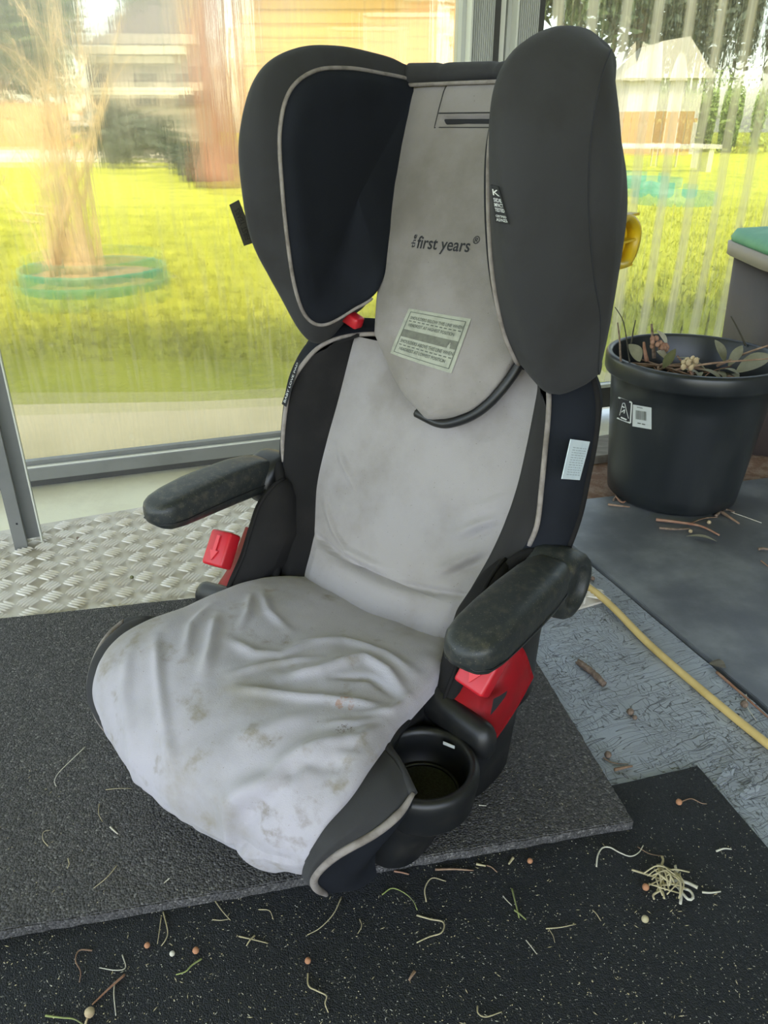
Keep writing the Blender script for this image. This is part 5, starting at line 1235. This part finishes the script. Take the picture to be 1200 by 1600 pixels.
def nut(label, u, v, r, m, base=.0, stalk=False):
    bm = bmesh.new(); bmesh.ops.create_icosphere(bm, subdivisions=2, radius=r); 
    for vv in bm.verts: vv.co *= 1 + .08 * nz((vv.co.x * 400, vv.co.y * 400, 1))
    if stalk: tube_bm([(0, 0, 0), (-r * .3, -r * 2.4, -r * .6)], r * .22, 5, bm)
    o = from_bm('seed', bm, M[m]); o.location = at(u, v, base + r); tag(o, label, 'seed'); return o
nut('small round nut on the thin twig by the pot, upper one', 1101, 799, .0042, 'nut', .0035)
nut('small round nut on the thin twig by the pot, lower one', 1108, 816, .0038, 'nut', .0035)
nut('small round nut lying between the sticks before the pot', 1079, 830, .0036, 'nut', .0035)

# brown tub at the right edge
TB = Vector((.965, 1.72, -.011)); tb_ = empty('storage_tub', TB, R(-4)); tag(tb_, 'tall brown plastic tub with a pale rim and green lid behind the pot', 'tub')
M['tub'] = mat('brown_tub', (.055, .042, .038), .6, (.04, .032, .03), 4, .4, .7, .2, 200, .001)
M['tubrim'] = mat('tub_rim', (.30, .26, .22), .55)
M['lid'] = mat('green_lid', (.10, .30, .17), .5, (.13, .36, .2), 20, .4, .7)
def rr(w, d, z, e=7): return [Vector((sellipse(2 * math.pi * k / 64, w, d, e)[0], sellipse(2 * math.pi * k / 64, w, d, e)[1], z)) for k in range(64)]
from_bm('body', loft([rr(.150, .13, 0), rr(.157, .137, .004), rr(.172, .150, .40)]), M['tub'], tb_)
from_bm('rim', loft([rr(.176, .154, .395), rr(.186, .164, .398), rr(.188, .166, .425), rr(.180, .160, .428)]), M['tubrim'], tb_)
from_bm('lid', loft([rr(.182, .161, .4275), rr(.184, .163, .436), rr(.176, .155, .452), rr(.12, .10, .462)]), M['lid'], tb_)

# yellow hose
hp_ = [(820, 868), (905, 909), (949, 941), (1018, 1010), (1121, 1099), (1200, 1163), (1260, 1210)]
M['hose'] = mat('yellow_hose', (.60, .44, .16), .5, (.50, .36, .12), 25, .4, .7)
P = cat_pts([at(u, v, .0054 + .0055 * max(0, min(1, (1000 - v) / 60))) for u, v in hp_], 90)
o = from_bm('garden_hose', tube_bm([p - P[0] for p in P], .0052, 12), M['hose']); o.location = P[0]; tag(o, 'yellow hose running from behind the seat across the blue-grey board', 'hose')

# sticks and scraps on the painted board
P = cat_pts([at(903, 1033, .0045), at(925, 1050, .005), at(944, 1069, .0045)], 30); bm = tube_bm([p - P[0] for p in P], .0042, 10)
for v in bm.verts: v.co += Vector((nz(v.co * 300), nz(v.co * 300 + Vector((5, 0, 0))), nz(v.co * 300 + Vector((0, 9, 0))))) * .0018
o = from_bm('bark_stick', bm, M['barkm']); o.location = P[0]; tag(o, 'rough bark-covered stick lying alone on the blue-grey board', 'stick')
fstick('short brown wood chip on the board beside the mat corner', [(960, 1203), (972, 1200), (988, 1197)], .0028, 'twig', base=0)
fstick('thin dark straw just above the wood chip', [(942, 1184), (958, 1192), (982, 1194)], .0010, 'twig', base=0, cat='straw', name='straw')
fstick('pale thin straw hanging over the seam beside the hose', [(1166, 1085), (1168, 1105), (1182, 1126)], .0010, 'strawpale', base=.002, cat='straw', name='straw')
fstick('brown strip of bark in the seam at the right edge', [(1120, 1050), (1160, 1085), (1205, 1125)], .0028, 'twigred', base=0, cat='bark', name='bark_strip')
nut('dark crumb of bark left of the hose, in the middle of the board', 985, 1112, .0045, 'barkm')
nut('second dark crumb just below the first on the board', 992, 1121, .0030, 'barkm')
nut('dark crumb beside the thin straw by the mat corner', 950, 1179, .0042, 'barkm')
nut('dark crumb on the seam by the hose', 1163, 1100, .0048, 'barkm')
nut('dark crumb on the tread plate corner near the hose', 926, 904, .0038, 'barkm')
nut('dark crumb on the tread plate left of the armrest', 122, 841, .0030, 'barkm', .004)
nut('olive crumb on the tread plate below the armrest', 206, 902, .0032, 'leafgreen', .004)
# lifted flakes of paint
def flake(label, uv, h):
    bm = bmesh.new(); n = len(uv); P = [at(u, v, .0004) for u, v in uv]; cen = sum(P, Vector()) / n
    lo_ = [bm.verts.new(p - cen) for p in P]; hi_ = [bm.verts.new(p - cen + Vector((0, 0, h * (1 if i in (1, 2) else .2) + .0006))) for i, p in enumerate(P)]
    bm.faces.new(lo_[::-1]); bm.faces.new(hi_)
    for i in range(n): bm.faces.new([lo_[i], lo_[(i + 1) % n], hi_[(i + 1) % n], hi_[i]])
    o = from_bm('paint_flake', bm, M['crack'], None, False, True); o.location = cen; tag(o, label, 'paint flake'); return o
flake('lifted flake of grey paint, the upper of two near the dark mat', [(1118, 1224), (1138, 1196), (1149, 1200), (1144, 1215), (1126, 1229)], .004)
flake('lifted flake of grey paint, the lower of two near the dark mat', [(1155, 1243), (1172, 1228), (1188, 1232), (1184, 1242), (1164, 1250)], .004)

# straw and litter on the mats: (label, points, radius, material, mat surface)
T1, T2 = MATZ1, .0048
ST = [
 ('long pale bent straw on the thick mat, left of the cushion', [(133, 1167), (112, 1187), (92, 1207), (85, 1220), (88, 1229)], .0009, 'strawpale', T1),
 ('fine straight straw touching the left edge of the cushion', [(165, 1234), (185, 1232), (206, 1232)], .0006, 'straw', T1),
 ('small forked straw on the thick mat below the long bent one', [(155, 1256), (154, 1271), (160, 1284)], .0007, 'straw', T1),
 ('thin hook-shaped straw near the left edge of the thick mat', [(75, 1322), (67, 1312), (68, 1300), (78, 1297)], .0007, 'straw', T1),
 ('thin slanting straw near the front edge of the thick mat', [(183, 1352), (167, 1371), (146, 1388)], .0008, 'straw', T1),
 ('short thick white scrap in the middle of the thick mat', [(172, 1292), (184, 1303)], .0016, 'strawpale', T1),
 ('tiny pale scrap on the thick mat under the cushion front', [(265, 1372), (256, 1380)], .0012, 'strawpale', T1),
 ('short olive straw near the left front of the thick mat', [(106, 1341), (108, 1350), (105, 1357)], .0010, 'straw', T1),
 ('tiny white straw on the thick mat right of the cup holder', [(748, 1258), (760, 1259)], .0009, 'strawpale', T1),
 ('straw crossing the front edge of the thick mat, left of the seat', [(335, 1406), (346, 1422), (360, 1438)], .0009, 'straw', T2),
 ('short straw crossing the end of the edge straw', [(332, 1437), (345, 1438), (358, 1436)], .0008, 'straw', T2),
 ('upright straw on the dark mat beside the white crumbs, left one', [(252, 1433), (249, 1455), (246, 1475)], .0008, 'straw', T2),
 ('curved straw on the dark mat beside the white crumbs, right one', [(255, 1425), (262, 1455), (259, 1468), (252, 1478)], .0011, 'straw', T2),
 ('brown crooked straw on the dark mat at lower left', [(144, 1485), (124, 1485), (118, 1501), (126, 1518), (124, 1535)], .0012, 'twig', T2),
 ('brown stick on the dark mat at lower left, above the round pod', [(195, 1523), (170, 1545), (144, 1570)], .0018, 'twigred', T2),
 ('pale forked straw meeting the top of the brown stick', [(191, 1492), (196, 1512), (180, 1516), (155, 1512)], .0009, 'strawpale', T2),
 ('pale straw hanging below the brown stick', [(179, 1535), (178, 1555), (181, 1587)], .0010, 'strawpale', T2),
 ('olive bent straw right of the brown stick', [(315, 1498), (300, 1508), (290, 1518), (275, 1523)], .0014, 'strawgreen', T2),
 ('green blade of grass at the bottom left edge of the photo', [(71, 1587), (95, 1590), (115, 1592), (129, 1600)], .0014, 'strawgreen', T2),
 ('thin straw with a stub on the dark mat below the seat piping', [(373, 1463), (395, 1468), (419, 1474)], .0010, 'straw', T2),
 ('short stub leaning on the thin straw', [(398, 1462), (390, 1470), (385, 1478)], .0014, 'straw', T2),
 ('small hooked straw under the front of the seat', [(404, 1421), (421, 1423), (427, 1437)], .0008, 'straw', T2),
 ('long curved straw on the dark mat in front of the seat piping', [(534, 1401), (521, 1428), (500, 1450), (480, 1461)], .0010, 'straw', T2),
 ('straight tan stick at the mat edge under the cup holder', [(680, 1358.5), (710, 1358), (740, 1360)], .0020, 'twig', T2),
 ('short orange chip at the mat edge just right of the seat foot', [(616, 1361), (627, 1363), (639, 1366)], .0018, 'twigred', T2),
 ('thin arched straw on the dark mat right of the seat foot', [(666, 1409), (664, 1388), (675, 1372), (697, 1377)], .0011, 'straw', T2),
 ('wavy olive straw on the dark mat, upper end near the seat', [(597, 1398), (612, 1388), (630, 1394), (645, 1407), (652, 1422)], .0010, 'strawgreen', T2),
 ('large bent tan straw on the dark mat in front of the seat', [(651, 1430), (672, 1436), (693, 1441), (690, 1457), (670, 1464), (651, 1473)], .0014, 'straw', T2),
 ('thick pale chip at the mat edge, right of the tan stick', [(744, 1350), (759, 1353)], .0022, 'straw', T2),
 ('thin brown straw trailing from the pale chip', [(760, 1352), (768, 1355), (777, 1363)], .0011, 'twig', T2),
 ('pale yellow chip at the mat edge below the cup holder', [(802, 1340), (795, 1350)], .0024, 'straw', T2),
 ('pale thin straw beside the green sprig', [(786, 1400), (792, 1407), (800, 1415)], .0009, 'strawpale', T2),
 ('green sprig of grass on the dark mat, upright piece', [(800, 1389), (804, 1405), (811, 1434)], .0016, 'strawgreen', T2),
 ('green sprig of grass on the dark mat, crossing piece', [(804, 1422), (812, 1428), (822, 1437)], .0015, 'strawgreen', T2),
 ('zigzag pale straw at the bottom of the dark mat', [(481, 1521), (482, 1540), (495, 1548), (510, 1556), (508, 1568), (513, 1582)], .0013, 'straw', T2),
 ('brown papery scrap in the middle of the dark mat', [(648, 1518), (643, 1525), (639, 1532)], .0024, 'twig', T2),
 ('hooked straw at the bottom of the dark mat', [(746, 1572), (747, 1583), (759, 1589), (784, 1581)], .0011, 'straw', T2),
 ('short curved straw in front of the seat foot', [(562, 1436), (565, 1447), (559, 1459)], .0009, 'straw', T2),
 ('thin straight pale straw right of centre on the dark mat', [(822, 1469), (830, 1479), (839, 1491)], .0009, 'strawpale', T2),
 ('white curly straw on the dark mat left of the straw clump', [(932, 1354), (934, 1337), (941, 1325), (953, 1324), (968, 1332), (985, 1338), (998, 1332), (1005, 1321)], .0014, 'strawpale', T2),
 ('pale sliver near the right edge of the dark mat', [(1119, 1330), (1131, 1326), (1143, 1327)], .0016, 'strawpale', T2),
 ('short pale stick right of the straw clump', [(1097, 1394), (1110, 1395), (1126, 1393)], .0017, 'strawpale', T2),
 ('thin straight straw below left of the straw clump', [(853, 1451), (876, 1449), (900, 1444)], .0009, 'straw', T2),
 ('very thin straw hanging from the straight one', [(858, 1452), (864, 1462), (867, 1473)], .0007, 'straw', T2),
 ('small curved straw left of the straw clump, low down', [(926, 1422), (932, 1428), (939, 1439)], .0009, 'straw', T2),
 ('thin reddish straw above the straw clump', [(996, 1323), (1015, 1334), (1038, 1338)], .0009, 'twig', T2),
 ('thin grey straw near the back corner of the dark mat', [(1066, 1252), (1080, 1248), (1096, 1255), (1104, 1256)], .0011, 'twig', T2),
]
for lb, uv, r, m, z in ST:
    r *= .62
    P = [at(u, v, z + r * .9 + (.0012 if 0 < k < len(uv) - 1 and len(uv) > 2 else 0)) for k, (u, v) in enumerate(uv)]
    P = cat_pts(P, max(4, 4 * len(P))); o = from_bm('straw', tube_bm([p - P[0] for p in P], r, 5, taper=lambda t: 1 - .4 * t), M[m]); o.location = P[0]; tag(o, lb, 'straw')
nut('round beige seed pod at the lower left of the dark mat', 140, 1582, .0042, 'nut', T2, True)
nut('orange seed on the dark mat, left of three', 230, 1477, .0026, 'nutred', T2)
nut('orange seed on the dark mat, second of three', 306, 1485, .0030, 'nutred', T2)
nut('white crumb on the dark mat between two orange seeds', 269, 1490, .0024, 'strawpale', T2)
nut('orange seed on the dark mat below the seat piping', 481, 1501, .0028, 'nutred', T2)
nut('orange seed on the dark mat right of the seat foot', 828, 1345, .0028, 'nutred', T2)
nut('yellowish crumb below the straw clump', 1008, 1436, .0034, 'straw', T2)
nut('reddish crumb touching the left of the straw clump', 1009, 1386, .0034, 'nutred', T2)
nut('reddish crumb near the back corner of the dark mat', 1061, 1253, .0034, 'nutred', T2)
# clump of dry grass
cc = at(1038, 1380, T2); cl_ = empty('straw_clump', cc); tag(cl_, 'tangled clump of dry grass on the dark mat at right', 'straw clump')
for k in range(26):
    a = random.uniform(0, 6.28); r0 = random.uniform(0, .012); c = Vector((math.cos(a) * r0 * 1.2, math.sin(a) * r0, random.uniform(.001, .010))); a2 = random.uniform(0, 6.28); L = random.uniform(.008, .016)
    d = Vector((math.cos(a2), math.sin(a2), 0)) * L
    tube('strand', cat_pts([c - d, c + Vector((0, 0, .004)) + d.cross(Vector((0, 0, 1))) * random.uniform(-.5, .5), c + d], 9), random.uniform(.0005, .0010), M['straw'], cl_, 5)
for uv, r in (([(1038, 1375), (1010, 1366), (987, 1359)], .0010), ([(1030, 1360), (1036, 1345), (1034, 1338)], .0012), ([(1045, 1375), (1070, 1378), (1090, 1387)], .0016), ([(1055, 1353), (1059, 1372), (1064, 1398), (1063, 1412)], .0014), ([(1058, 1385), (1075, 1405), (1083, 1402), (1078, 1392), (1062, 1386)], .0013), ([(1022, 1405), (1021, 1398), (1034, 1392), (1038, 1404)], .0010)):
    tube('long_strand', cat_pts([at(u, v, T2 + .004) - cc for u, v in uv], 16), r, M['strawpale' if r > .0012 else 'straw'], cl_, 6)
# crumbs nobody could count
def specks(n, region, z, name, label, smin, smax, m, parent):
    bm = bmesh.new(); k = 0
    while k < n:
        u, v = random.uniform(0, 1200), random.uniform(1180, 1640)
        if not region(u, v): continue
        k += 1; p = at(u, v, z + .0003); a = random.uniform(0, 6.28); L = random.uniform(smin, smax) * (2.6 if random.random() < .15 else 1); w = L * random.uniform(.25, .8) if L < smax else L * .18
        dx = Vector((math.cos(a) * L, math.sin(a) * L, 0)); dy = Vector((-math.sin(a) * w, math.cos(a) * w, 0)); t = bm.verts.new(p + Vector((0, 0, w * .7)))
        b = [bm.verts.new(p + q) for q in (-dx, dy, dx, -dy)]
        for i in range(4): bm.faces.new([b[i], b[(i + 1) % 4], t])
    o = from_bm(name, bm, m, None, False); o.parent = parent; tag(o, None, None, None, 'stuff'); return o
inv2 = lambda u, v: v > (1455 - .172 * u) + 6 and not (440 < u < 660 and v < 1400) and (lambda q: (q - LC).dot(l2) > .003 and (q - LC).dot(-l1 if l1.x > 0 else l1) > .003)(at(u, v, T2))
specks(1900, inv2, T2, 'crumbs', '', .0003, .0007, M['strawpale'], mt2)
specks(700, inv2, T2, 'grass_bits', '', .0004, .0011, M['straw'], mt2)
specks(120, lambda u, v: v < 1440 - .172 * u and u < 950 and not (130 < u < 770 and v < 1390), T1, 'crumbs', '', .0004, .0009, M['straw'], mt)
